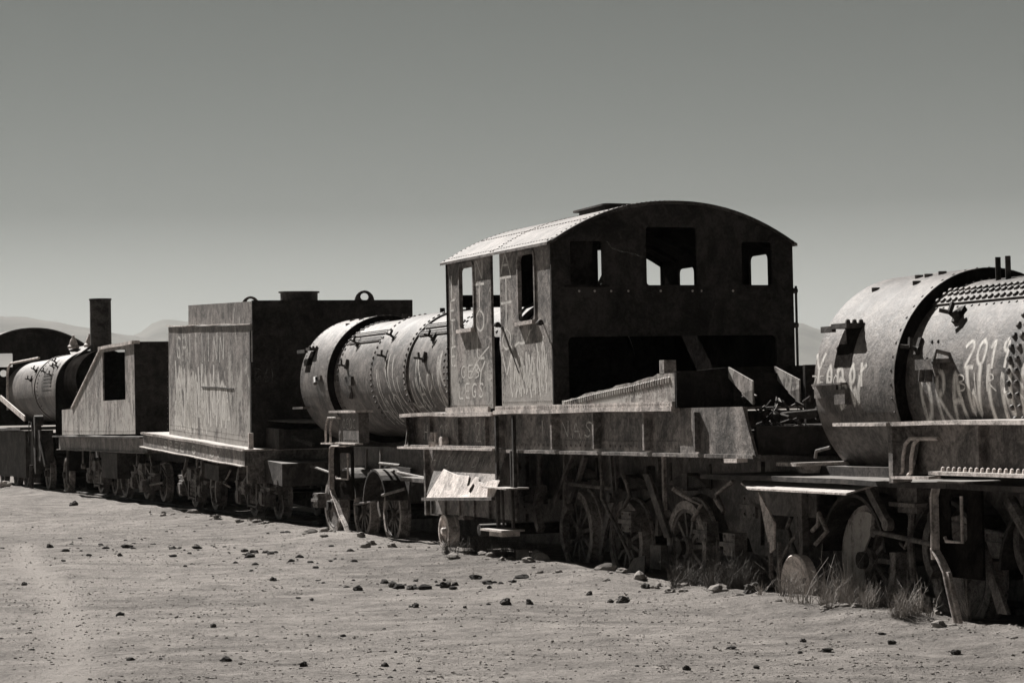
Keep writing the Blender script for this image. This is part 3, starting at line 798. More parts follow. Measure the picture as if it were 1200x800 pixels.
    m.box(-.03, Wd+.03, -2.90, 1.70, 1.575, 1.615)
    dk = T.part('running_board', m, 'flange')
    m = MB(); m.box(-.015, .02, 1.9, 3.3, 1.60, 1.66); m.box(-.02, .02, -2.9, 1.66, 1.615, 1.66)
    for k in range(74): m.rivet((-.018, 1.62-k*.061, 1.64), (-1, 0, 0), .010, .008)
    T.part('angle_iron', m, 'flange', dk)
    m = MB()
    m.box(.13, .16, 1.72, 4.90, 1.21, 1.56); m.slab([[(4.9, 1.56), (4.9, 1.21), (-.0, 1.21)]], 'v', 2.5, 2.52)
    m.box(.08, .11, -4.15, 1.72, 1.20, 1.575)
    m.slab([[(-2.9, 1.60), (-4.17, 1.60), (-4.40, 1.18), (-2.9, 1.18)]], 'v', .05, .078)
    for uu in (1.68, .1, -1.0, -2.2, -3.3): m.box(.0, .08, uu-.02, uu+.02, 1.22, 1.57)
    for uu in (4.2, 3.2, 2.3): m.box(.09, .13, uu-.02, uu+.02, 1.22, 1.55)
    m.slab([[(.13, 1.56), (.13, 1.21), (.02, 1.21), (.07, 1.56)]], 'u', 4.89, 4.92)
    m.add([(-.0, 4.72, 1.21), (.05, 4.93, 1.21), (.10, 4.93, 1.56), (.02, 4.86, 1.56)], [(0, 1, 2, 3)])
    m.box(Wd-.11, Wd-.08, -4.15, 4.9, 1.2, 1.56)
    bm_ = T.part('frame_beam', m, 'beam')
    g_ = MB(); words(g_, 'H5 05', on_side(.1285), -4.5, 1.3, .19, .16, .022); words(g_, 'JONAS'.replace('J', 'I'), on_side(.075), -.6, 1.33, .3, .16, .028)
    words(g_, '28', on_side(.1285), -2.7, 1.28, .22, .2, .022)
    T.part('graffiti', g_, 'spray_faint', bm_)
    m = MB(); m.box(-.05, .16, 1.70, 5.0, 1.185, 1.21)
    for k in range(52): m.rivet((.02, 4.9-k*.061, 1.21), (0, 0, 1), .016, .022)
    T.part('lower_flange', m, 'flange', bm_)
    m = MB(); m.box(.03, .11, -4.38, 1.70, 1.165, 1.198); m.box(.072, .079, -4.1, 1.6, 1.20, 1.30)
    for k in range(44): m.rivet((.071, 1.5-k*.125, 1.25), (-1, 0, 0), .014, .010)
    T.part('lower_flange', m, 'beam', bm_)
    m = MB(); rnd = random.Random(8)
    for q in (0, 1): m.tube([(.04, 3.95-q*.13, 1.21), (.04, 3.95-q*.13, 1.38)], .022, 8); m.lathe((.04, 3.95-q*.13, 1.22), 'z', [(0, .045), (.05, .045), (.05, .02)], 8)
    m.lathe((.05, 3.6, 1.27), 'v', [(-.03, 0), (-.03, .06), (.05, .06)], 12)
    T.part('pipe_stub', m, 'flange', bm_, split=.02)
    # collapsed ash pan side plate rising to the bunker
    m = MB()
    topl = jagged((-.22, 1.70), (-2.45, 1.885), 26, .010, 4)+[(-2.55, 1.91), (-2.92, 1.91)]
    m.slab([[(-2.92, 1.66), (-.22, 1.66)]+topl], 'v', .0, .022)
    for i in range(46):
        k = i/45; uu = -.3-2.5*k; zz = 1.70+(1.885-1.70)*k-.035
        m.add([(-.012, uu, zz+.022), (-.012, uu-.018, zz+.022), (-.012, uu-.018, zz-.022), (-.012, uu, zz-.022), (0, uu+.006, zz+.03), (0, uu-.024, zz+.03), (0, uu-.024, zz-.03), (0, uu+.006, zz-.03)], [(0, 1, 2, 3), (0, 4, 5, 1), (1, 5, 6, 2), (2, 6, 7, 3), (3, 7, 4, 0)])
    bp = T.part('bunker_side_plate', m, 'tank')
    g_ = MB(); words(g_, 'CVO', on_side(-.004), 1.75, 1.70, .17, .10, .018)
    T.part('graffiti', g_, 'spray_faint', bp)
    m = MB(); m.box(.0, 1.75, -2.94, -2.92, 1.60, 1.93); m.box(0, .03, -2.96, -2.92, 1.60, 1.92)
    m.slab([[(.0, 1.91), (1.75, 1.91), (1.75, 1.97), (.5, 1.955)]], 'u', -2.925, -2.905)
    for k in range(7): m.rivet((.02, -2.962, 1.64+k*.045), (0, -1, 0), .011, .008)
    m.box(1.75, Wd, -2.93, -2.9, 1.60, 1.92)
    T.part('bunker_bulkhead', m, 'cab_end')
    for vv in (.52, .98):
        m = MB(); m.slab([[(-2.945, 1.96), (-3.42, 1.83), (-3.42, 1.62), (-2.945, 1.86)]], 'v', vv, vv+.015)
        m.slab([[(-3.2, 1.72), (-3.42, 1.62), (-3.42, 1.75)]], 'v', vv, vv+.016)
        T.part('bunker_gusset', m, 'tank')
    m = MB(); m.box(.0, .12, -2.70, -2.62, 1.9, 2.03); m.box(-.0, .13, -2.62, -2.6, 1.9, 2.03)
    T.part('corner_stub', m, 'tank')
    m = MB(); rnd = random.Random(12)
    for k in range(18):
        p = Vector((rnd.uniform(.56, .82), rnd.uniform(-3.9, -3.2), rnd.uniform(1.42, 1.66))); pts = [p]
        for j in range(6): p = p+Vector((rnd.uniform(-.09, .11), rnd.uniform(-.12, .12), rnd.uniform(-.08, .07))); p.x = max(.54, min(.95, p.x)); p.z = max(1.40, min(1.7, p.z)); pts.append(p)
        m.tube(pts, rnd.uniform(.006, .014), 6)
    m.tube([(.62, -3.6, 1.50), (1.0, -3.7, 1.53)], .04, 10); m.lathe((1.0, -3.7, 1.53), 'v', [(0, .04), (0, .06), (.06, .06), (.06, 0)], 12)
    T.part('tangled_pipes', m, 'dark')
    m = MB(); m.box(.55, .98, -3.0, -2.96, 1.62, 1.9)
    m.box(1.0, 2.2, -3.5, -3.46, 1.44, 1.96)
    T.part('bunker_inner_plate', m, 'cab_end', split=.02)
    m = MB(); m.box(.10, Wd-.1, -4.34, -4.28, 1.19, 1.43); m.box(.8, Wd-.1, -4.33, -2.95, 1.40, 1.435)
    m.box(.11, .8, -4.30, -2.95, 1.38, 1.40)
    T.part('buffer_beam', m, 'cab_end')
    m = MB(); m.slab([rrect(.25, -4.75, .75, -4.35, .03)], 'z', 1.10, 1.13); m.slab([rrect(1.0, -4.8, 1.3, -4.36, .03)], 'z', 1.12, 1.15)
    m.lathe((.5, -4.55, 1.04), 'z', [(0, .0), (0, .12), (.06, .15), (.06, .0)], 16)
    m.box(.02, .12, -4.1, -3.85, 1.13, 1.165)
    T.part('coupling_pocket', m, 'flange', split=.02)
    # step ladder
    m = MB()
    for (uu, z0) in ((1.68, .36), (1.16, .8)): m.bar((.0, uu, 1.56), (.0, uu-.0, z0), .035, .045)
    m.bar((.02, 1.3, 1.18), (.02, 1.28, .36), .03, .03); m.bar((.03, 1.62, .8), (.03, 1.6, .36), .02, .03)
    lad = T.part('step_hanger', m, 'dark')
    m = MB(); m.box(-.14, .12, 1.05, 1.80, .785, .80)
    T.part('step_tread', m, 'flange', lad)
    m = MB(); m.box(-.16, .10, 1.16, 1.82, .335, .355); m.box(-.1, .1, 1.3, 1.7, .28, .33)
    T.part('step_tread', m, 'flange', lad)
    # ash pan plate with the whitewashed patch
    m = MB(); m.box(.25, .28, 1.78, 4.75, .42, 1.17); m.box(.2, .25, 4.70, 4.76, .4, 1.17); m.box(.22, .25, 1.76, 1.84, .45, 1.17)
    m.add([(.12, 1.72, 1.18), (.12, 3.9, 1.18), (-.10, 3.78, .66), (-.10, 1.55, .66), (.13, 1.72, 1.18), (.13, 3.9, 1.18), (-.09, 3.78, .66), (-.09, 1.55, .66)], [(0, 1, 2, 3), (7, 6, 5, 4), (0, 3, 7, 4), (1, 5, 6, 2), (2, 6, 7, 3)])
    for q in range(5): m.bar((.24, 2.6+q*.5, .42), (.24, 2.6+q*.5, .68), .03, .04)
    pn = T.part('side_apron', m, 'beam')
    g_ = MB(); words(g_, 'HIONNIDIN', lambda a, t: (Vector((-.105+.22*(t-.66)/.52, -a, t)), Vector((-1, 0, .4))), -4.05, .99, .24, .13, .022)
    T.part('graffiti', g_, 'spray_faint', pn)
    m = MB()
    topj = [(1.52, .86), (1.75, .865), (2.0, .83), (2.15, .84), (2.2, .885), (2.32, .89), (2.4, .80), (2.47, .79), (2.52, .90), (2.9, .90), (3.2, .925), (3.45, .955)]
    hole = [(2.22, .80), (2.30, .825), (2.35, .77), (2.34, .73), (2.28, .71), (2.23, .735)]
    m.slab([[(3.68, .63), (1.52, .69)]+topj, hole], 'v', 0, .010)
    def tl(p, off): k = (p.z-.66)/.52; return Vector((-.125+.22*k+off, p.y, p.z+off*.3))
    m.v = [tl(p, p.x) for p in m.v]
    ap = T.part('apron_patch', m, 'white', pn, 'whitewashed ragged plate')
    m = MB(); m.bar((-.12, 1.5, .675), (-.12, 3.85, .61), .04, .035)
    T.part('apron_rail', m, 'frame', pn)
    m = MB(); m.slab([[(7.05, 1.24), (7.95, 1.24), (7.95, 1.63), (7.05, 1.63)]], 'v', .1, .13); m.box(.13, .24, 7.05, 7.08, 1.24, 1.63); m.box(.13, .24, 7.92, 7.95, 1.24, 1.63)
    for k in range(10): m.rivet((.1, 7.15+k*.08, 1.27), (-1, 0, 0), .016, .014)
    bx_ = T.part('step_box', m, 'frame')
    m = MB(); m.box(.04, .28, 6.98, 8.2, 1.63, 1.66); m.box(.03, .14, 7.0, 7.9, 1.22, 1.24)
    T.part('step_box_lid', m, 'flange', bx_)
    g_ = MB(); words(g_, 'OEOC', on_side(.0985), -7.75, 1.42, .15, .13, .02); T.part('graffiti', g_, 'spray_faint', bx_)
    # main frame plate
    m = MB()
    out = [(11.1, 1.16), (11.1, .75), (10.4, .75), (10.1, .5), (9.7, .5), (9.6, .72), (8.5, .72), (8.3, .5), (8.0, .5), (7.2, .70), (6.4, .70), (5.0, .62), (2.13, .62), (2.11, .93), (1.66, .96), (1.30, .96), (.95, .8), (.6, .42), (.25, .42), (-.1, .65), (-.6, .8), (-.9, .5), (-1.1, .72), (-1.5, .78), (-1.9, .72), (-2.1, .45), (-2.5, .40), (-2.6, .25), (-3.5, .25), (-3.6, .7), (-4.2, .7), (-4.25, 1.16)]
    m.slab([out, rrect(.45, .68, .67, 1.03, .03), rrect(-.45, .85, -.25, 1.03, .03), rrect(-3.3, .5, -2.95, .9, .04)], 'v', .90, .935)
    m.slab([[(11.1, 1.16), (11.1, -.05), (-4.2, -.05), (-4.25, 1.16)]], 'v', 1.80, 1.83)  # far plate carried down to the sand to hide sunlit ground behind
    m.rivline((.9, 2.0, .85), (.9, 2.0, .66), (-1, 0, 0), .06, r=.015)
    m.rivline((.9, .05, 1.1), (.9, -2.4, 1.1), (-1, 0, 0), .14, r=.016)
    T.part('main_frame', m, 'frame', split=.02)
    m = MB()
    m.slab([[(.20, 1.14), (-.02, 1.14), (.02, .72), (.28, .40), (.45, .10), (.50, .10), (.36, .46), (.12, .76)]], 'v', .66, .69)
    m.tube([(.62, .30, 1.16), (.62, .28, .85), (.60, .25, .7), (.62, -.1, .4), (.66, -.35, .1)], .018, 8)
    T.part('sand_pipe', m, 'wheel')
    m = MB()
    for uu in (2.9, 2.45, -.75, -3.0): m.bar((.8, uu, 1.1), (.8, uu+.05, .35), .04, .07)
    m.bar((.7, .9, 1.12), (.72, 1.35, .62), .04, .06); m.bar((.6, 1.0, 1.15), (.6, 1.55, .6), .03, .05)
    m.slab([[(-.58, .95), (-.72, .95), (-1.20, .35), (-1.06, .35)]], 'v', .70, .73)
    m.box(.6, .68, -1.2, -.95, .05, .28)
    T.part('brake_hanger', m, 'frame', split=.02)
    m = MB()
    m.lathe((.75, 0, .85), 'u', [(-3.9, 0), (-3.9, .16), (-3.1, .16), (-3.1, 0)], 20)
    m.box(.5, 1.2, 5.1, 6.6, .75, .8); m.box(.6, .9, 5.4, 5.9, .35, .75)
    T.part('air_cylinder', m, 'frame', split=.02)
    for uu, r, zc in ((1.29, .46, .30), (-1.48, .46, .27), (-.02, .44, .25)): wheelset(T, uu, zc, r, rot=uu); leaf_spring(T, uu, zc+r+.22, .8)
    wheelset(T, 10.5, .32, .42, 'disc'); wheelset(T, 9.05, .30, .42); wheelset(T, 7.72, .28, .40)
    wheelset(T, 4.13, .22, .20, 'disc', vo=.22, tm='white', name='carrying_wheel', label='small pale carrying wheel', spokes=8)
    m = MB()
    for uu, r in ((9.05, .50), (7.72, .50)):
        a = arcpts(uu, .35, r, rad(10), rad(165), 14); b_ = arcpts(uu, .35, r+.03, rad(165), rad(10), 14)
        m.slab([a+b_], 'v', .50, .80)
        m.slab([arcpts(uu, .35, r, 0, PI, 14)+[(uu-.62, .9), (uu+.5, .9)]], 'v', .80, .82)
    T.part('splasher', m, 'dark', split=.02)
    front_fittings(T, 8.51, 7.64, 1.185, (8.28, 7.73, .76, 1.10), [(8.45, .55), (8.28, .42), (8.12, .28), (7.9, .15), (7.75, .02)], (8.42, .33, .22), 1.235)
    clutter(T, -4.0, 11.0, .12, 1.15, 34, 51)
    return T

def front_fittings(T, uL, uR, zt, slot, leg, loops, zl):
    """slotted horn plate with a bent leg, and two hand loops on a ledge: found on both engines"""
    m = MB(); zb = slot[2]-.14
    out = [(uR, zt), (uL-.10, zt), (uL-.03, zt-.03), (uL, zt-.10), (uL, zb), (uL-.12, zb-.12), (uR, zb-.12)]
    m.slab([out, rrect(slot[1], slot[2], slot[0], slot[3], .04)], 'v', .19, .21)
    for q in (.1, .3): m.rivet((.19, uL-.06, zt-.15-q), (-1, 0, 0), .016, .012)
    hp = T.part('horn_plate', m, 'black')  # plate blackened to stand in for shade under the beam
    pts = [(uR+.1, zt+.008), (uL-.10, zt+.006), (uL-.03, zt-.02), (uL+.006, zt-.10), (uL+.006, zb)]+leg
    m = MB()
    for p, q in zip(pts, pts[1:]):
        d = Vector((0, q[0]-p[0], q[1]-p[1])).normalized(); nrm = Vector((0, -d.z, d.y))*.005
        A_, B_ = Vector((.13, p[0], p[1])), Vector((.13, q[0], q[1])); w = Vector((.06, 0, 0))
        m.add([A_+nrm, B_+nrm, B_-nrm, A_-nrm, A_+w+nrm, B_+w+nrm, B_+w-nrm, A_+w-nrm], [(0, 1, 2, 3), (7, 6, 5, 4), (0, 4, 5, 1), (3, 2, 6, 7), (0, 3, 7, 4), (1, 5, 6, 2)])
    m.tube([(.13, p[0], p[1]) for p in pts], .011, 8)
    L = leg[-3:]; m.slab([[(p[0]+.01, p[1]) for p in L]+[(p[0]-.045, p[1]) for p in reversed(L)]], 'v', .14, .17)
    T.part('horn_edge', m, 'flange', hp)
    m = MB(); m.tube([(.15, slot[0], slot[2]+.03), (.15, slot[0]-.02, slot[2]), (.15, slot[1], slot[2]), (.15, slot[1], slot[3])], .013, 8)
    T.part('slot_rim', m, 'flange', hp)
    for q in (0, loops[2]):
        u0, h = loops[0]-q, loops[1]
        m = MB(); m.tube([(.05, u0, zl), (.04, u0-.06, zl+.02), (.03, u0-.09, zl+.5*h), (.04, u0-.11, zl+.85*h), (.04, u0-.18, zl+h), (.1, u0-.36, zl+h)], .015, 8)
        T.part('hand_loop', m, 'flange')
    m = MB().box(.0, .1, loops[0]-.5, loops[0]+.05, zl-.02, zl); T.part('ledge', m, 'flange')
def clutter(T, u0, u1, z0, z1, n, seed):
    """bent rods, hangers, bolted blocks and pipes left hanging in the underframe"""
    rn = random.Random(seed)
    for i in range(n):
        u = u0+(u1-u0)*(i+rn.random())/n; v = rn.uniform(.42, .84); k = rn.randrange(5); m = MB()
        if k == 0:
            zz = rn.uniform(z0+.3, z1-.3); m.bar((v, u, z1-.02), (v, u+rn.uniform(-.08, .08), zz), .03, .05); m.lathe((v, u, zz), 'v', [(-.04, 0), (-.04, .05), (.04, .05), (.04, 0)], 12); T.part('hanger', m, rn.choice(['wheel', 'frame', 'tyre']))
        elif k == 1:
            p = Vector((v, u, rn.uniform(z0+.4, z1-.1))); pts = [p]
            for j in range(4): p = p+Vector((rn.uniform(-.05, .05), rn.uniform(-.28, .28), rn.uniform(-.18, .10))); pts.append(p)
            m.tube(pts, rn.uniform(.012, .024), 8); T.part('bent_pipe', m, rn.choice(['wheel', 'tyre']))
        elif k == 2:
            z = rn.uniform(z0+.25, z1-.25); m.box(v-.06, v+.06, u-.12, u+.12, z-.1, z+.1); m.box(v-.08, v-.05, u-.16, u+.16, z-.02, z+.02)
            for q in (-.09, .09):
                for w in (-.07, .07): m.rivet((v-.06, u+q, z+w), (-1, 0, 0), .018, .016)
            T.part('bearing_block', m, 'wheel')
        elif k == 3:
            z = rn.uniform(z0+.2, z1-.35); m.slab([arcpts(u, z, .30, rad(-50), rad(70), 8)+arcpts(u, z, .22, rad(70), rad(-50), 8)], 'v', v-.04, v+.04); m.bar((v, u+.25, z), (v, u+.2, z1-.02), .03, .05)
            T.part('brake_shoe', m, 'wheel')
        else:
            z = rn.uniform(z0+.2, z1-.2); m.tube([(v, u-rn.uniform(.3, .7), z), (v, u+rn.uniform(.3, .7), z+rn.uniform(-.12, .12))], .02, 8); T.part('brake_rod', m, 'wheel')

build_cab_loco()

# ------------------------------------------------------------ nearest engine at the right
def build_near_loco():
    T = Thing('locomotive', 'nearest rusty steam locomotive at the right with a riveted boiler sprayed 2019 and no cab', 'locomotive', (0, -13.5, 0), group='derelict steam locomotives')
    cz = 1.76
    secs = [(-13.2, -10.4, .83), (-10.4, -7.44, .815), (-7.44, -5.9, .80)]
    sh, sb = boiler(T, cz, .81, .90, -6.0, -4.62, -13.2, secs, None)
    m = MB(); lo, hi = PI*.5, PI*1.15
    for uu, r in ((-7.50, .815), (-7.60, .815), (-10.45, .83)):
        drum_rivets(m, CV, cz, r, uu, lo, hi, .085, .027, .026)
    drum_rivets(m, CV, cz, .80, -6.08, lo, hi, .07, .014, .012)
    strap(m, CV, cz, .80, PI*.655, PI*.735, -7.38, -6.02, .018, 8)
    for a in (.667, .690, .722):
        drum_long_rivets(m, CV, cz, .817, PI*a, -7.34, -6.06, .085, .028, .024)
    for a in (.748,): drum_long_rivets(m, CV, cz, .80, PI*a, -7.34, -6.1, .10, .011, .010)
    strap(m, CV, cz, .815, PI*.655, PI*.735, -9.9, -7.64, .018, 8)
    for a in (.667, .690, .722): drum_long_rivets(m, CV, cz, .832, PI*a, -9.8, -7.68, .085, .028, .024)
    T.part('riveted_straps', m, 'boiler', sh)
    m = MB()
    bracket(m, CV, cz, .80, -6.55, PI*.80, 1.3); m.tube([onb(CV, cz, .8, -6.5, PI*.765), onb(CV, cz, .8, -6.58, PI*.80, .05)], .03, 8)
    bracket(m, CV, cz, .80, -6.15, PI*.90, 1.2)
    for q in (0, .09): m.rivet(onb(CV, cz, .8, -6.32-q, PI*.875), onb(0, 0, 1, 0, PI*.875), .014, .012)
    m.tube([(1.16, -6.42, cz+.76), (1.16, -6.42, 2.71)], .022, 8); m.tube([(1.16, -6.56, cz+.76), (1.16, -6.56, 2.71)], .022, 8)
    T.part('handrail_bracket', m, 'dark', sh, split=.02)
    m = MB(); m.box(.46, .66, -6.66, -6.36, 1.90, 1.93); m.box(.44, .48, -6.66, -6.36, 1.85, 1.93)
    for q in (0, .09): m.tube([(.52, -6.36-q, 1.92), (.50, -6.36-q, 1.76)], .032, 8)
    m.tube([(.6, -6.62, 1.96), (.47, -6.62, 1.99), (.42, -6.66, 1.9), (.43, -6.7, 1.8)], .018, 8)
    T.part('pipe_clamp', m, 'smokebox', sh)
    g_ = MB(); mp = on_drum(CV, cz, secs)
    words(g_, '2019', mp, 6.86, .10, .165, .20, .045)
    words(g_, 'DRAWIN', mp, 6.22, -.30, .23, .38, .065)
    words(g_, 'BIR', mp, 6.76, -.08, .2, .13, .02)
    words(g_, 'AN', mp, 7.62, -.30, .26, .42, .06)
    g_.ribbon(*zip(*[mp(*q) for q in fine([(7.62, .30), (7.85, .42), (8.1, .66)])]), .03)
    T.part('graffiti', g_, 'spray', sh)
    g_ = MB(); mp = on_drum(CV, cz, .9015)
    words(g_, 'Yonor', mp, 4.70, .0, .19, .25, .05)
    words(g_, 'DW', mp, 5.10, -.18, .20, .24, .06)
    words(g_, 'ZEGO', mp, 4.66, -.02, .12, .10, .016)
    T.part('graffiti', g_, 'spray', sb)
    m = MB()
    drum_rivets(m, CV, cz, .90, -5.95, PI*.3, PI*1.2, .11, .012, .008)
    for uu, a in ((-5.35, .60), (-5.50, .60), (-5.65, .585), (-4.95, .67), (-5.55, .655)): m.lathe(onb(CV, cz, .9, uu, PI*a, -.02), 'z', [(0, .035), (.04, .035), (.04, 0)], 8)
    m.box(.44, .50, -5.1, -4.72, 1.66, 1.76); m.box(.42, .52, -5.28, -5.1, 1.60, 1.72)
    m.box(.40, .50, -5.25, -4.75, 1.76, 1.775)
    m.tube([(.56, -4.75, 1.25), (.5, -4.62, 1.22), (.5, -4.6, 1.16)], .014, 8)
    T.part('smokebox_fittings', m, 'smokebox', sb, split=.02)
    m = MB(); m.box(.44, .70, -5.30, -5.04, 2.215, 2.255); m.box(.44, .48, -5.05, -4.86, 2.19, 2.24)
    for k in range(4): m.rivet((.47+.06*k, -5.27, 2.255), (0, 0, 1), .022, .035)
    T.part('smokebox_bracket', m, 'dark', sb)
    m = MB(); strap(m, CV, cz, .90, PI-.54, PI-.16, -5.30, -5.02, .004, 8); T.part('dark_opening_patch', m, 'black', sb)  # black strip on the shell, the painted dark of an opening
    # running beam
    m = MB(); m.box(-.03, 2.75, -13.3, -6.75, 1.44, 1.47); m.bar((-.01, -6.78, 1.455), (.02, -5.9, 1.44), .10, .025)
    dk = T.part('running_board', m, 'flange')
    m = MB(); m.box(.15, .18, -13.3, -6.72, 1.08, 1.44)
    m.slab([[(-6.7, 1.46), (-6.7, 1.02), (-6.76, 1.02), (-6.76, 1.46)]], 'v', -.0, .15)
    m.add([(.02, -6.70, 1.44), (.02, -6.70, 1.03), (.06, -6.93, 1.03), (.16, -6.93, 1.44)], [(0, 1, 2, 3)])
    for uu in (-7.8, -8.6, -10): m.box(.08, .15, uu-.02, uu+.02, 1.1, 1.43)
    T.part('frame_beam', m, 'beam')
    m = MB(); m.box(-.05, .16, -13.3, -7.35, 1.085, 1.11)
    for k in range(60): m.rivet((.03, -7.42-k*.075, 1.11), (0, 0, 1), .018, .035)
    T.part('lower_flange', m, 'flange', dk)
    m = MB(); m.box(.1, 2.6, -13.2, -3.2, .98, 1.02); m.box(.5, 2.2, -6.0, -4.4, 1.02, 1.1)
    T.part('frame_deck', m, 'dark')
    # front platform slab, lit on top
    m = MB(); m.slab([[(.02, -6.0), (.02, -4.3), (.2, -3.8), (.48, -3.35), (.48, -5.9)]], 'z', .0, .015)
    m.v = [Vector((p.x, p.y, .900+p.z+p.x*.20)) for p in m.v]
    T.part('front_platform', m, 'flange')
    m = MB(); out = [(-3.6, .94), (-13.2, .98), (-13.2, .62), (-7.6, .62), (-7.4, .5), (-6.9, .5), (-6.5, .74), (-5.9, .78), (-5.55, .55), (-5.45, .5), (-5.0, .82), (-4.5, .70), (-4.4, .42), (-3.5, .42)]
    m.slab([out, rrect(-4.2, .5, -3.8, .66, .03)], 'v', .88, .92); m.slab([[(-3.3, .94), (-13.2, .98), (-13.2, -.05), (-3.2, -.05)]], 'v', 1.8, 1.83)  # far plate deepened to the sand, shutting out bright ground beyond
    m.box(.5, .88, -4.25, -4.2, .42, .93); m.box(.5, .52, -4.6, -3.65, .66, .92)
    m.box(.44, .5, -4.45, -4.38, .1, .93)
    T.part('main_frame', m, 'frame', split=.02)
    m = MB(); m.slab([[(-3.92, .88), (-4.22, .62), (-4.20, .40), (-4.12, .36)]], 'v', .30, .315)
    for k in range(3): m.rivet((.298, -4.12, .72-.1*k), (-1, 0, 0), .01, .008)
    T.part('torn_gusset', m, 'flange')
    m = MB(); m.bar((.45, -5.55, .97), (.45, -5.85, .68), .05, .07); m.lathe((.45, -5.87, .66), 'v', [(-.03, 0), (-.03, .05), (.03, .05), (.03, 0)], 12)
    m.box(.30, .33, -4.28, -4.25, .14, .45); m.box(.30, .33, -4.12, -4.09, .14, .45)
    T.part('spring_link', m, 'wheel', split=.02)
    m = MB(); m.lathe((.20, -4.74, .14), 'v', [(.10, 0.05), (.04, .16), (.0, .23), (.015, .245), (.10, .235), (.10, .05)], 28)
    T.part('buffer_head', m, 'white')
    wheelset(T, -5.02, .33, .46, rot=.3)
    m = MB()
    a = arcpts(-5.05, .33, .40, rad(120), rad(-40), 16)
    m.slab([a+[(-5.05+.02, .10), (-4.98, .35)]], 'v', .70, .715)
    T.part('wheel_cover', m, 'tank')
    wheelset(T, -6.45, .30, .45, 'disc'); wheelset(T, -7.75, .30, .45, rot=.7); wheelset(T, -9.2, .30, .45, rot=.2); wheelset(T, -11.2, .3, .45)
    m = MB()
    for uu in (-5.02, -6.45, -7.75):
        m.slab([arcpts(uu, .33, .52, rad(5), rad(170), 16)+arcpts(uu, .33, .55, rad(170), rad(5), 16)], 'v', .60, .88)
    T.part('splasher', m, 'dark', split=.02)
    m = MB(); m.box(.55, .8, -6.15, -5.85, .75, .98); m.box(.5, .85, -6.2, -5.8, .80, .83)
    m.tube([(.6, -6.0, .8), (.6, -5.95, .5), (.65, -5.9, .2)], .03, 8); m.tube([(.4, -7.7, .9), (.4, -8.1, .5), (.42, -8.5, .1)], .05, 8)
    m.slab([[(-7.35, .62), (-7.45, .60), (-7.75, .1), (-7.62, .1)]], 'v', .32, .35)
    m.slab([[(-6.9, .5), (-7.02, .46), (-7.1, .0), (-6.88, .0)]], 'v', .40, .43)
    T.part('brake_hanger', m, 'wheel', split=.02)
    front_fittings(T, -7.08, -7.66, 1.015, (-7.22, -7.46, .60, .93), [(-7.06, .54), (-7.16, .45), (-7.22, .38), (-7.28, .22), (-7.36, .02)], (-6.77, .27, .12), 1.07)
    clutter(T, -9.5, -3.6, .12, .95, 16, 52)
    return T
build_near_loco()

# ------------------------------------------------------------ tender
def bogie(T, uc, zb, slope=0, R=.36, wb=1.5):
    for q in (-1, 1):
        uu = uc+q*wb/2; z0 = zb-slope*(uu-T.b[1])
        wheelset(T, uu, z0+R, R, 'spoke', name='bogie_wheel', vo=.78, spokes=9)
        m = MB(); m.box(.52, .70, uu-.13, uu+.13, z0+R-.13, z0+R+.13); m.box(.49, .52, uu-.09, uu+.09, z0+R-.10, z0+R+.08)
        m.box(.55, .68, uu-.03, uu+.03, z0+R+.13, z0+R+.32)
        T.part('journal_box', m, 'wheel')
    z = zb+R-slope*(uc-T.b[1])
    m = MB()
    pts = [(.6, uc-wb/2-.35, z+.17), (.6, uc-wb/2+.15, z+.17), (.6, uc-.25, z+.33), (.6, uc+.25, z+.33), (.6, uc+wb/2-.15, z+.17), (.6, uc+wb/2+.35, z+.17)]
    for a, b in zip(pts, pts[1:]): m.bar(a, b, .10, .035)
    pts = [(.6, uc-wb/2-.3, z+.14), (.6, uc-wb/2+.15, z+.12), (.6, uc-.25, z-.16), (.6, uc+.25, z-.16), (.6, uc+wb/2-.15, z+.12), (.6, uc+wb/2+.3, z+.14)]
    for a, b in zip(pts, pts[1:]): m.bar(a, b, .10, .03)
    for q in (-.27, .27): m.box(.55, .66, uc+q-.035, uc+q+.035, z-.2, z+.36)
    for q in (-.12, 0, .12):
        for zz in range(4): m.lathe((.6, uc+q, z-.12+zz*.07), 'z', [(0, .045), (.02, .055), (.045, .055), (.065, .045)], 10)
    m.box(.5, 2.2, uc-.16, uc+.16, z+.14, z+.34)
    for q in (-1, 1): m.bar((.6, uc+q*(wb/2+.1), z+.16), (.6, uc+q*(wb/2-.2), z+.5), .05, .05)
    T.part('bogie_frame', m, 'wheel')

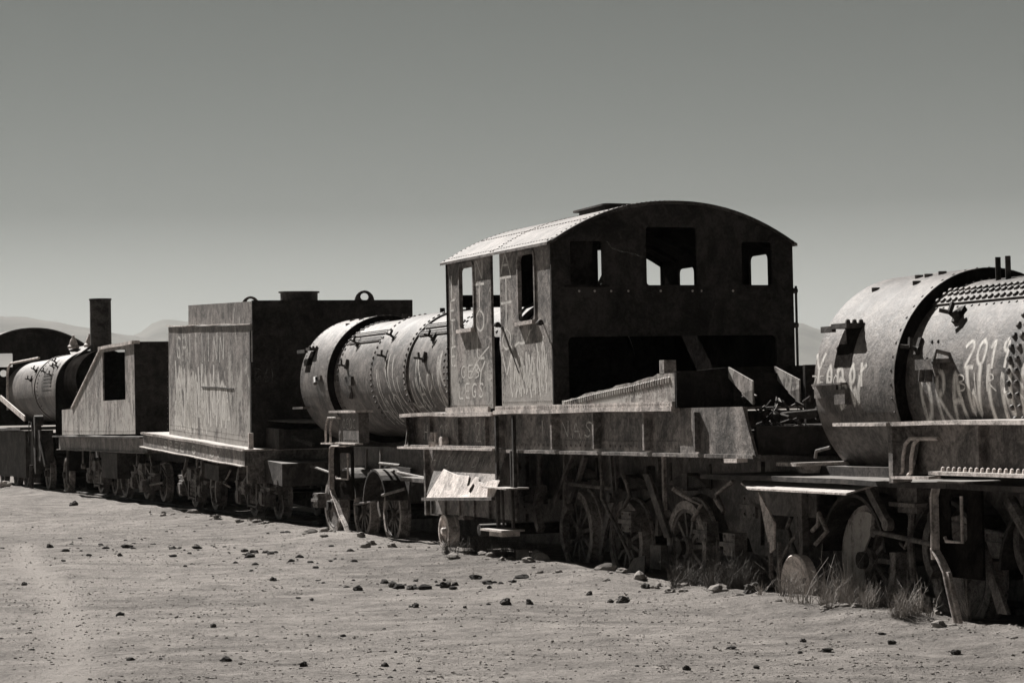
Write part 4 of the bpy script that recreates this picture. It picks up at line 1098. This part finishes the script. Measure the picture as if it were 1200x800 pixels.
def build_tender():
    b = (0, 12.58, 0); s = .0345
    T = Thing('tender', 'boxy riveted coal tender with flaking pale paint, standing behind the arched cab engine', 'tender', b, tilt=math.atan(s))
    U0_, U1 = 13.02, 18.85; v0, v1 = .24, 2.78
    m = MB()
    m.box(v0, v1, U0_+.02, U1, 1.11, 2.98)
    for uu in [U0_+.35+k*.62 for k in range(10)]: m.rivline((v0, uu, 1.2), (v0, uu, 2.85), (-1, 0, 0), .09, r=.008, h=.006)
    m.rivline((v0, U0_+.1, 1.2), (v0, U1-.1, 1.2), (-1, 0, 0), .07, r=.010, h=.008)
    m.rivline((v0, U0_+.1, 1.28), (v0, U1-.1, 1.28), (-1, 0, 0), .07, r=.009, h=.006)
    body = T.part('tank_body', m, 'tender')
    m = MB(); m.box(v0-.03, v0+.1, U0_+.03, U1+.05, 2.985, 3.0)
    T.part('top_lip', m, 'flange', body)
    m = MB(); m.box(v0-.012, v0, U0_+.1, U0_+.15, 1.15, 2.9); m.box(v0-.012, v0, 14.2, 16.35, 1.98, 2.0)
    T.part('cover_strip', m, 'dark', body)
    m = MB(); m.box(v0+.07, v1-.07, U0_+.03, 17.6, 3.0, 3.34)
    for uu in (13.4, 14.6, 15.8, 17.0): m.rivline((v0+.07, uu, 3.03), (v0+.07, uu, 3.32), (-1, 0, 0), .05, r=.009)
    T.part('coal_boards', m, 'tender')
    m = MB(); m.box(v0-.005, v1+.01, U0_-.02, U0_+.018, 1.11, 3.35)
    m.box(v0-.04, v0+.42, U0_-.05, U0_-.022, 1.2, 2.42); m.rivline((v0-.02, U0_-.05, 1.3), (v0-.02, U0_-.05, 2.38), (0, -1, 0), .09, r=.012)
    m.box(v0, v1, U0_-.04, U0_-.02, 3.02, 3.05)
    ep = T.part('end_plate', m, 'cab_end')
    g_ = MB(); words(g_, 'G6E', on_end(U0_-.0515), v0+.02, 2.1, .13, .22, .02)
    T.part('graffiti', g_, 'chalk', ep)
    g_ = MB(); mp = on_side(v0-.0015)
    h_ = MB(); words(h_, 'GHIIIINN', mp, -18.2, 2.42, .44, .42, .07); T.part('graffiti', h_, 'spray_faint', body)
    rnd = random.Random(4)
    words(g_, 'VMAMVANA', mp, -18.3, 1.45, .42, .85, .12, jit=.08)
    for k in range(30):
        a = rnd.uniform(-18.4, -14.6); t1 = rnd.uniform(1.6, 2.35); t0 = rnd.uniform(1.2, 1.6)
        pts = fine([(a, t0), (a+rnd.uniform(-.15, .05), (t0+t1)/2), (a+rnd.uniform(-.1, .2), t1), (a+.3, t1-.2), (a+.3, t0)], .2)
        g_.ribbon(*zip(*[mp(*q) for q in pts]), .13)
    T.part('graffiti', g_, 'spray', body)
    m = MB()
    for uu, vv in ((18.0, 1.5), (13.6, 2.2)):
        a = [(vv+.16*math.cos(t), 3.33+.17*math.sin(t)) for t in [PI*i/10 for i in range(11)]]
        m.slab([[(vv-.2, 3.33)]+a[::-1]+[(vv+.2, 3.33)], [(vv+.07*math.cos(t), 3.40+.06*math.sin(t)) for t in [2*PI*i/10 for i in range(10)]]], 'u', uu, uu+.03)
    T.part('lifting_lug', m, 'dark', split=.02)
    m = MB(); m.lathe((1.5, 14.9, 3.33), 'z', [(0, .30), (.16, .30), (.165, .33), (.19, .33), (.19, 0)], 28)
    T.part('water_hatch', m, 'dark')
    # deck, underframe
    m = MB(); m.box(-.04, 2.9, 12.6, 19.95, 1.09, 1.115)
    for k in range(90): m.box(-.045, .02, 12.7+k*.08, 12.74+k*.08, 1.115, 1.125)
    dk = T.part('deck', m, 'flange')
    m = MB(); m.box(.0, .04, 12.62, 19.9, .87, 1.09); m.box(.04, 2.8, 12.6, 12.68, .60, 1.09); m.box(2.8, 2.84, 12.62, 19.9, .87, 1.09)
    sb_ = T.part('side_sill', m, 'beam')
    g_ = MB(); words(g_, 'SPEEIGIMOV', on_side(-.003), -18.2, .91, .42, .13, .05)
    T.part('graffiti', g_, 'spray_faint', sb_)
    m = MB(); m.box(-.06, .04, 12.6, 19.95, .855, .87)
    T.part('lower_flange', m, 'flange', sb_)
    m = MB(); m.box(.42, .50, 12.2, 12.95, 1.12, 1.42); m.box(.5, 2.6, 12.3, 13.0, 1.12, 1.40); m.box(.3, 1.6, 11.6, 12.6, .62, .95)
    m.slab([[(.55, 11.9), (.8, 11.5), (1.6, 11.5), (1.6, 12.95), (.45, 12.95)]], 'z', 1.52, 1.54)
    m.bar((.5, 12.9, 1.4), (.8, 11.7, 1.2), .05, .05)
    T.part('end_platform', m, 'dark')
    m = MB(); m.box(.05, .12, 12.55, 12.6, 1.12, 1.36)
    T.part('platform_post', m, 'flange')
    m = MB(); m.box(.9, 1.05, 12.7, 19.8, .70, 1.09); m.box(1.7, 1.85, 12.7, 19.8, .7, 1.09)
    m.box(.4, 2.4, 15.9, 16.9, .45, .7); m.box(2.0, 2.03, 12.7, 19.8, -.05, .70)  # thin far sheet added to block the lit ground behind the bogies
    T.part('underframe', m, 'dark', split=.02)
    bogie(T, 18.5, .02, s); bogie(T, 14.35, .0, s)
    clutter(T, 12.8, 19.6, .05, .8, 18, 53)
    return T
build_tender()

# ------------------------------------------------------------ small tank engine body behind it
def build_tank_car():
    T = Thing('tender', 'low pale tender with a diagonally cut side plate, beyond the boxy tender', 'tender', (0, 20.1, 0))
    v0 = .24; v1 = 2.7
    m = MB()
    out = [(21.7, 1.33), (29.4, 1.30), (29.4, 1.84), (28.15, 1.85), (24.9, 3.0), (21.7, 3.0)]
    m.slab([out, [(22.55, 1.98), (24.75, 1.98), (24.75, 2.94), (22.55, 2.94)]], 'v', v0, v0+.03)
    for uu in (21.8, 25.0, 26.2, 27.6, 29.2): m.rivline((v0, uu, 1.4), (v0, uu, 1.8 if uu > 28 else 2.2), (-1, 0, 0), .07, r=.01, h=.008)
    m.rivline((v0, 21.8, 1.38), (v0, 29.3, 1.38), (-1, 0, 0), .09, r=.01, h=.008)
    side = T.part('side_plate', m, 'tank')
    m = MB(); m.bar((v0-.0, 28.15, 1.86), (v0-.0, 24.9, 3.02), .06, .04); m.box(v0-.05, v0+.1, 21.65, 24.95, 3.0, 3.06)
    T.part('edge_strip', m, 'flange', side)
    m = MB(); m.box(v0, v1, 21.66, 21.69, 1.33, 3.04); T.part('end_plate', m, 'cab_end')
    m = MB(); m.box(v1-.03, v1, 21.7, 29.4, 1.33, 2.9); m.box(v0+.05, v1-.03, 24.85, 24.9, 1.35, 2.95); m.box(v0+.04, v1-.04, 21.7, 29.3, 1.30, 1.40); m.box(v0+.05, v1-.04, 29.3, 29.34, 1.4, 1.84)
    m.box(v0+.03, v1-.03, 21.72, 24.9, 3.0, 3.03)
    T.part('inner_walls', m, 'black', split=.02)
    m = MB(); m.box(.0, 2.8, 20.2, 29.3, 1.26, 1.29); T.part('deck', m, 'dark')
    m = MB(); m.box(.14, .18, 20.15, 29.25, .99, 1.26); m.box(.14, 2.7, 20.15, 20.2, .99, 1.26); m.box(.08, .2, 20.15, 29.25, .985, 1.0)
    T.part('side_sill', m, 'beam')
    m = MB(); m.box(.9, 1.05, 20.3, 29.1, .8, 1.2); m.box(1.7, 1.85, 20.3, 29.1, .8, 1.2); m.box(.35, .9, 24.0, 25.6, .45, .95); m.box(2.0, 2.03, 20.3, 29.1, -.05, .85)  # last box: far sheet added so no sunlit ground shows through
    m.tube([(.2, 28.5, 1.0), (.2, 28.6, .3), (.35, 28.7, .1)], .03, 6)
    T.part('underframe', m, 'dark', split=.02)
    bogie(T, 27.2, .05, R=.36); bogie(T, 22.6, .05, R=.36)
    clutter(T, 20.6, 29.0, .1, 1.0, 16, 54)
    for uu in (25.2,): wheelset(T, uu, .42, .38, name='bogie_wheel')
build_tank_car()

# ------------------------------------------------------------ far engine
def build_far_loco():
    T = Thing('locomotive', 'farthest locomotive at the left edge with tall plain stack and dark arched cab', 'locomotive', (0, 35, 0), group='derelict steam locomotives')
    cz = 2.36
    m = MB()
    for a, b, r in ((31.9, 34.9, .80), (34.9, 39.6, .76)): m.lathe((CV, 0, cz), 'u', [(a, r-.05), (a, r), (b, r), (b, r-.05)], 56)
    m.lathe((CV, 0, cz), 'u', [(31.86, .77), (31.86, .825), (31.95, .825)], 56)
    m.lathe((CV, 0, cz), 'u', [(34.84, .77), (34.84, .82), (34.96, .82)], 56)
    drum_rivets(m, CV, cz, .80, 34.5, PI*.5, PI*1.2, .09, .022, .02)
    sh = T.part('boiler_shell', m, 'smokebox')
    m = MB()
    for uu, a in ((33.3, .74), (33.0, .80), (33.9, .84), (35.6, .8), (35.7, .9), (32.8, .88), (32.5, .80)): bracket(m, CV, cz, .78, uu, PI*a, 1.3)
    for k in range(5): m.lathe((CV, 0, cz), 'u', [(32.6, .80), (32.6, .82), (33.8, .82), (33.8, .8)], 3, PI*(.87+.028*k), PI*(.88+.028*k), close=True)
    T.part('boiler_fittings', m, 'dark', sh, split=.02)
    m = MB()
    pl = [(.52, 1.1), (2.20, 1.1)]+[(CV+.83*math.cos(t), cz-.04+.83*math.sin(t)) for t in [PI*i/18 for i in range(19)]]
    m.slab([pl], 'u', 31.80, 31.84)
    T.part('front_bulkhead', m, 'black')
    m = MB(); m.add([(1.05, 33.0, 3.27), (.92, 31.78, 3.0), (1.12, 30.6, 3.27), (1.36, 30.6, 3.32), (1.36, 33.0, 3.32)], [(0, 1, 2, 3, 4)])
    T.part('torn_smokebox_top', m, 'roof')
    m = MB(); m.lathe((CV, 0, 2.5), 'u', [(30.2, .60), (30.2, .66), (31.79, .66), (31.79, .6)], 40, close=True)
    m.box(.72, 2.0, 30.3, 31.7, 1.2, 1.9); m.disc((CV, 30.22, 2.5), 'u', .62)
    T.part('smokebox', m, 'black')
    m = MB()
    m.lathe((CV, 30.7, 3.1), 'z', [(0, .235), (1.20, .235), (1.20, .215), (.6, .215)], 28)
    m.lathe((CV, 30.7, 4.27), 'z', [(0, .235), (0, .25), (.03, .25), (.03, .235)], 28)
    T.part('smoke_stack', m, 'dark')
    for vv, uu in ((1.12, 32.75), (1.30, 31.7)):
        m = MB(); m.lathe((vv, uu, 3.26), 'z', [(0, .13), (.05, .14), (.09, .10), (.12, .10), (.20, .07), (.26, .03), (.30, .03), (.31, 0)], 16)
        T.part('safety_valve', m, 'flange')
    # cab
    Wd = 2.75; ev = 3.55; top = 4.02
    def arch(v): return ev+(top-ev)*(1-abs(2*v/Wd-1)**2.2)
    vs_ = [Wd*i/24 for i in range(25)]
    out = [(0, 1.5), (Wd, 1.5)]+[(v, arch(v)-.02) for v in vs_[::-1]]
    m = MB().slab([out, rrect(.36, 3.02, .86, 3.37, .02), [(.62+.10*math.cos(t), 2.86+.09*math.sin(t)) for t in [2*PI*i/12 for i in range(12)]]], 'u', 40.0, 40.04)
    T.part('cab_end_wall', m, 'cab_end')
    m = MB(); m.box(0, .03, 40.04, 43.0, 1.5, ev); m.box(Wd-.03, Wd, 40.04, 43, 1.5, ev)
    T.part('cab_side_wall', m, 'dark', split=.02)
    m = MB(); pr = [(v, arch(v)) for v in vs_]
    pr = [(-.12, ev-.04)]+pr+[(Wd+.12, ev-.04)]
    m.slab([pr+[(v, z-.04) for v, z in reversed(pr)]], 'u', 39.75, 43.2)
    T.part('roof', m, 'dark')
    m = MB(); m.tube([(.3, 37.3, 1.9), (.3, 37.3, 2.8), (.3, 37.1, 2.95), (.3, 36.7, 3.03), (.3, 32.6, 3.05)], .03, 8)
    T.part('bent_handrail', m, 'flange')
    m = MB(); m.box(.1, 2.7, 34.2, 43, 1.40, 1.46)
    T.part('running_board', m, 'dark', split=.02)
    m = MB(); m.bar((.1, 37.1, 2.2), (.1, 33.5, 1.68), .03, .13)
    T.part('slanted_rod', m, 'white')
    m = MB()
    m.box(.3, .6, 32.6, 33.2, .7, 1.4); m.box(.25, .4, 33.0, 33.15, .4, 1.5); m.bar((.25, 33.4, 1.6), (.3, 33.1, .5), .05, .1); m.bar((.25, 32.3, 1.2), (.3, 31.9, .6), .05, .1)
    m.lathe((.2, 32.8, 1.62), 'v', [(0, 0), (0, .12), (.2, .12)], 12); m.tube([(.2, 33.3, .6), (.2, 33.3, .0)], .05, 8); m.bar((.2, 33.5, 1.6), (.2, 33.6, 1.1), .02, .03)
    T.part('motion_bracket', m, 'dark', split=.02)
    m = MB(); m.box(.88, .92, 30.5, 43, .6, 1.3); m.box(1.8, 1.84, 30.5, 43, -.05, 1.3); m.box(.5, 2.2, 30.2, 30.4, .5, 1.4)  # second plate deepened as a screen against lit ground behind
    T.part('main_frame', m, 'black', split=.02)
    m = MB().box(.45, .80, 35.6, 42.5, .25, 1.38); T.part('dark_filler_block', m, 'dark')  # solid block added to fill the dark mass below boiler and cab
    m = MB().box(.50, .80, 33.9, 35.2, .5, 1.38); T.part('dark_filler_box', m, 'dark')  # smaller filler added for the same dark mass
    for uu in (37.4, 39.0, 41.2): wheelset(T, uu, .42, .48, rot=uu)
    for uu in (31.8, 34.2): wheelset(T, uu, .38, .40, 'disc')
    for uu in (37.4, 39.0): leaf_spring(T, uu, 1.15, .7)
build_far_loco()

# ------------------------------------------------------------ stones, scrub
def rock_mesh(r, seed, sub=2, flat=.65):
    import bmesh
    bm = bmesh.new(); bmesh.ops.create_icosphere(bm, subdivisions=sub, radius=1)
    rnd = Vector((seed*3.1, seed*1.7, 0))
    for q in bm.verts:
        n = 1+.5*noise.noise(q.co*1.2+rnd)+.35*noise.noise(q.co*3.1+rnd)
        q.co = Vector((q.co.x*n*r*1.2, q.co.y*n*r*.95, q.co.z*n*r*flat))
    me = bpy.data.meshes.new('stone'); bm.to_mesh(me); bm.free(); return me
def gp(x, y):   # helper only for reading ground height
    return gz(x, y)
def stone(x, y, r, mat, label, name='stone', group=None, seed=None, flat=.65, cat='stone', sub=3):
    me = rock_mesh(r, seed if seed is not None else random.random()*50, sub, flat); me.materials.append(M[mat])
    o = bpy.data.objects.new(name, me); COL.objects.link(o)
    o.location = (x, y, gz(x, y)+r*flat*.45); o.rotation_euler = (0, 0, random.random()*6)
    tag(o, label, cat, group); return o
STONES = [
    (1.95, 19.9, 0.057, 'stone', 'round black clinker lump against the shadow line below the near engine'),
    (0.88, 19.92, 0.04, 'stone', 'flat dark rock, larger of a pair on open sand right of centre'),
    (0.78, 20.03, 0.022, 'stone', 'small dark rock touching the left end of the flat rock right of centre'),
    (-0.1, 19.82, 0.035, 'stone', 'dark flat stone left of another in the middle of the sand'),
    (0.1, 19.86, 0.026, 'stone', 'rounded dark stone just right of the flat one in the middle of the sand'),
    (-0.66, 21.99, 0.039, 'stone', 'dark knobbly stone nearest right in the cluster at centre left'),
    (-1.15, 22.24, 0.034, 'stone', 'dark jagged stone at the left part of the cluster at centre left'),
    (-0.98, 21.87, 0.029, 'stone', 'low dark stone in the middle of the cluster at centre left'),
    (-0.84, 19.75, 0.026, 'stone', 'small dark stone just below the cluster at centre left'),
    (-1.45, 21.9, 0.029, 'stone', 'isolated dark stone left of the cluster at centre left'),
    (-0.25, 21.77, 0.019, 'stone', 'small dark stone between the cluster and the pair of middle stones'),
    (1.15, 21.48, 0.033, 'stone', 'dark lump above and right of the flat rock right of centre'),
    (0.63, 20.82, 0.023, 'stone', 'thin dark stone left of the flat rock right of centre'),
    (-8.27, 44.8, 0.06, 'stone', 'dark stone near the left edge by the far engine'),
    (-5.93, 30.43, 0.034, 'stone', 'lone dark stone on the left sand'),
    (3.77, 18.26, 0.044, 'stone', 'square dark block at the foot of the near engine at the right edge'),
    (2.79, 15.31, 0.024, 'stone', 'dark stone low at the right edge of the sand'),
    (2.5, 16.05, 0.021, 'stone', 'flat dark stone low at the right of the sand'),
    (1.95, 16.41, 0.018, 'stone', 'small dark stone low right below the clinker lump'),
    (1.02, 14.6, 0.019, 'stone', 'dark stone at the bottom edge right of centre'),
    (2.88, 20.11, 0.036, 'stone_pale', 'pale crusted stone pair at the toe of the near engine'),
    (3.34, 19.01, 0.042, 'stone_pale', 'pale crusted rock heap below the horn plate of the near engine'),
    (2.63, 19.99, 0.027, 'stone_pale', 'small pale stone left of the crusted stone at the near engine'),
    (3.81, 18.17, 0.04, 'stone_pale', 'pale stone cut by the right edge of the view'),
    (-12.07, 56.46, 0.113, 'stone_white', 'bright white stone at the left edge below the far engine'),
    (-3.05, 36.46, 0.04, 'stone_pale', 'pale stone beside the bright tuft under the boxy tender'),
    (-1.3, 33.81, 0.037, 'stone_pale', 'pale stone left of the small carrying wheel'),
    (-0.85, 15.26, 0.017, 'stone', 'small dark stone near the bottom edge left of centre'),
    (-4.64, 28.02, 0.025, 'stone', 'lone small dark stone on the far left sand'),
    (-2.31, 18.16, 0.02, 'stone', 'lone dark stone on the lower left sand'),
    (-2.38, 23.39, 0.026, 'stone', 'dark stone at the right end of the low gravel ridge'),
    (-4.84, 23.53, 0.021, 'stone', 'dark stone near the left edge halfway down the sand'),
    (-1.38, 15.36, 0.02, 'stone', 'dark stone at the bottom left of centre'),
    (-0.43, 19.56, 0.013, 'stone', 'tiny dark stone left of the middle pair'),
]
for X, Y, r, mt, lab in STONES: stone(X, Y, r*1.15, mt, lab, flat=.85)
rnd = random.Random(21)
protos = [rock_mesh(1.0, s, 2, .6) for s in (1, 5, 9, 13, 17, 23)]
for p in protos: p.materials.append(M['stone'])
def scatter(n, region, r0, r1, label, group, seed):
    rn = random.Random(seed)
    for i in range(n):
        x, y = region(rn)
        o = bpy.data.objects.new('stone', protos[rn.randrange(6)]); COL.objects.link(o)
        r = r0+(r1-r0)*rn.random()**2.5
        o.scale = (r, r*rn.uniform(.7, 1.1), r*rn.uniform(.7, 1.1)); o.rotation_euler = (0, 0, rn.random()*6.3)
        o.location = (x, y, gz(x, y)+r*.22); tag(o, label, 'stone', group)
def open_sand(rn):
    y = 14.5+22*rn.random()**1.3; w = y*.215
    while True:
        x = rn.uniform(-w, w); v, u = uv_of(x, y)
        if v < -.3: return x, y
def ridge(rn):
    t = rn.random(); x = -5.5+3.4*t+rn.gauss(0, .4); y = 31.3-5.4*t+rn.gauss(0, .9); return x, y
def toe(rn):
    u = rn.uniform(-9, 18); v = rn.gauss(-.12, .16); p = P(v, u, 0); return p.x, p.y
def clus(rn): return -1.05+rn.gauss(0, .42), 22.6+rn.gauss(0, .5)
scatter(60, open_sand, .012, .04, 'small dark stone lying loose on the open sand', 'small stones scattered over the open sand', 31)
scatter(80, ridge, .014, .055, 'dark clod in the low gravel ridge on the sand left of centre', 'clods of the low gravel ridge', 32)
scatter(26, clus, .02, .06, 'little dark stone in the cluster on the sand left of centre', 'little stones of the cluster', 33)
pt = MB
for p in protos[:]: pass
pale = [rock_mesh(1.0, s, 2, .6) for s in (31, 35, 39)]
for p in pale: p.materials.append(M['stone_pale'])
protos = pale*2
scatter(110, toe, .02, .085, 'pale stone in the loose rubble along the foot of the train', 'rubble along the foot of the train', 34)

# pebbles too many to count
def pebbles():
    rn = random.Random(77); vs = []; fs = []
    for i in range(38000):
        y = 13.5+30*rn.random()**1.5; w = y*.23; x = rn.uniform(-w, w)
        v, u = uv_of(x, y)
        if v > .5: continue
        if noise.noise(Vector((x*.5, y*.5, 8))) < -.1 and rn.random() < .6: continue
        r = .003+.010*rn.random()**5; z = gz(x, y)-r*.1; a = rn.random()*6
        n = len(vs); k = 5
        for j in range(k):
            t = a+2*PI*j/k; q = r*rn.uniform(.75, 1.25); vs.append((x+math.cos(t)*q*1.3, y+math.sin(t)*q, z-.003))
        for j in range(k):
            t = a+2*PI*j/k; q = r*rn.uniform(.5, .9); vs.append((x+math.cos(t)*q*1.2, y+math.sin(t)*q, z+r*rn.uniform(.4, .9)))
        fs += [(n+j, n+(j+1) % k, n+k+(j+1) % k, n+k+j) for j in range(k)]; fs.append(tuple(n+k+j for j in range(k)))
    me = bpy.data.meshes.new('gravel'); me.from_pydata(vs, [], fs); me.update(); me.materials.append(M['gravel'])
    o = bpy.data.objects.new('gravel', me); COL.objects.link(o); tag(o, 'fine dark gravel strewn over the sand', 'gravel', kind='stuff')
pebbles()

def tuft(x, y, h, w, n, mat, label, cat='grass tuft', name='grass_tuft', seed=0, group=None):
    rn = random.Random(seed); mb = MB(); z0 = gz(x, y)-.02
    crowns = [(rn.gauss(0, w*.22), rn.gauss(0, w*.16), rn.uniform(.5, 1)) for _ in range(max(3, n//26))]
    for i in range(n):
        cx, cy, cs = crowns[rn.randrange(len(crowns))]
        a = rn.random()*2*PI; r = .035*rn.random(); b = Vector((x+cx+math.cos(a)*r, y+cy+math.sin(a)*r, z0))
        hh = h*cs*rn.uniform(.35, 1)*(.6+.4*rn.random()); lean = hh*rn.uniform(.05, .75); a2 = a+rn.gauss(0, .5)
        pts = [b]; K = 4
        for k in range(1, K+1):
            t = k/K; pts.append(b+Vector((math.cos(a2)*lean*t**1.7+rn.gauss(0, .008), math.sin(a2)*lean*t**1.7+rn.gauss(0, .008), hh*(t-.22*t*t*(lean/hh)))))
        ww = rn.uniform(.0016, .0034); sd_ = Vector((-math.sin(a2+rn.gauss(0, .6)), math.cos(a2), 0))
        m = len(mb.v); vs = []
        for k, p in enumerate(pts): q = ww*(1-.75*k/K); vs += [p-sd_*q, p+sd_*q]
        mb.add(vs, [(2*k, 2*k+1, 2*k+3, 2*k+2) for k in range(K)])
        for q in range(3 if mat == 'shrub' else 1):
            k = rn.randrange(1, K); c = pts[k]; d = Vector((rn.gauss(0, 1), rn.gauss(0, 1), rn.uniform(.1, 1.4))).normalized()*rn.uniform(.03, .10)
            mb.add([c-sd_*ww*.6, c+sd_*ww*.6, c+d], [(0, 1, 2)])
    o = mb.build(name, mat, (x, y, z0)); o.location = (x, y, z0); tag(o, label, cat, group)
def pu(v, u): q = P(v, u, 0); return q.x, q.y
tuft(-3.9, 36.1, .26, .3, 260, 'grass', 'bright dry grass tuft at the foot of the boxy pale tender', seed=1)
tuft(-9.9, 53.6, .34, .5, 160, 'grass', 'dry grass tuft at the left end of the diagonally cut tender', seed=2)
tuft(*pu(.12, 2.75), .5, .9, 380, 'shrub', 'dark spiky scrub at the foot of the step ladder', 'scrub', 'scrub_bush', 3)
tuft(*pu(.25, 1.9), .42, .8, 320, 'shrub', 'dark low scrub against the first spoked wheel under the cab', 'scrub', 'scrub_bush', 4)
tuft(*pu(.22, -3.0), .5, 1.1, 620, 'shrub', 'dark scrub in shade between the third spoked wheel and the pale buffer head', 'scrub', 'scrub_bush', 5)
tuft(*pu(.18, -3.75), .55, .7, 380, 'shrub', 'tall dark scrub beside the pale buffer head', 'scrub', 'scrub_bush', 6)
tuft(*pu(.15, -5.0), .38, .9, 330, 'grass', 'pale dry grass growing up before the wheel with the metal cover', seed=7)
tuft(*pu(.10, -5.6), .62, .8, 460, 'grass', 'tallest dry grass clump between the covered wheel and the horn plate', seed=8)
tuft(*pu(.12, -6.1), .42, .6, 240, 'grass', 'dry grass just left of the horn plate leg of the near engine', seed=9)
tuft(*pu(.02, -6.95), .40, .7, 300, 'grass', 'wiry dry grass at the right end of the near engine beside the horn plate', seed=10)
tuft(*pu(.6, -2.3), .3, .5, 160, 'shrub', 'small scrub behind the third spoked wheel', 'scrub', 'scrub_bush', 11)

# rusted drum half sunk in the sand
m = MB(); c = P(.20, 1.0, .06)
d = (AX*.9+VX*.25).normalized()
m.tube([c-d*.30, c-d*.05, c+d*.3], .068, 14)
for q in (-.30, -.1, .12, .3): m.tube([c+d*(q-.012), c+d*(q+.012)], .075, 14)
o = m.build('metal_canister', 'stone_pale', (c.x, c.y, 0)); o.location = (c.x, c.y, 0)
tag(o, 'pale ribbed metal canister lying in the sand before the first spoked wheel', 'canister')
m = MB(); c = P(.16, 1.4, .05); m.lathe(c, 'v', [(-.07, 0), (-.07, .09), (.07, .09), (.07, 0)], 14)
o = m.build('short_pipe_end', 'stone_pale', (c.x, c.y, 0)); o.location = (c.x, c.y, 0)
tag(o, 'short pale pipe end beside the ribbed canister in the sand', 'pipe end')
# fallen plate leaning in the shade between the spoked wheels
m = MB(); m.slab([[(-1.35, .0), (-.85, .0), (-.92, .2), (-1.15, .24)]], 'v', .35, .365)
o = m.build('fallen_plate', 'frame', (.35, -1.1, 0)); o.location = P(.35, -1.1, -.03); o.rotation_euler = (0, rad(25), TH)
tag(o, 'loose grey plate lying in the shade between the spoked wheels', 'metal plate')
# stick
m = MB(); c = Vector((3.1, 19.0, .05)); m.tube([c, c+Vector((.35, -.1, -.01)), c+Vector((.62, -.12, .01))], .022, 8, r2=.012)
o = m.build('broken_stick', 'stone_pale', (c.x, c.y, 0)); o.location = (c.x, c.y, 0)
tag(o, 'pale broken stick lying in front of the dry grass at the near engine', 'stick')
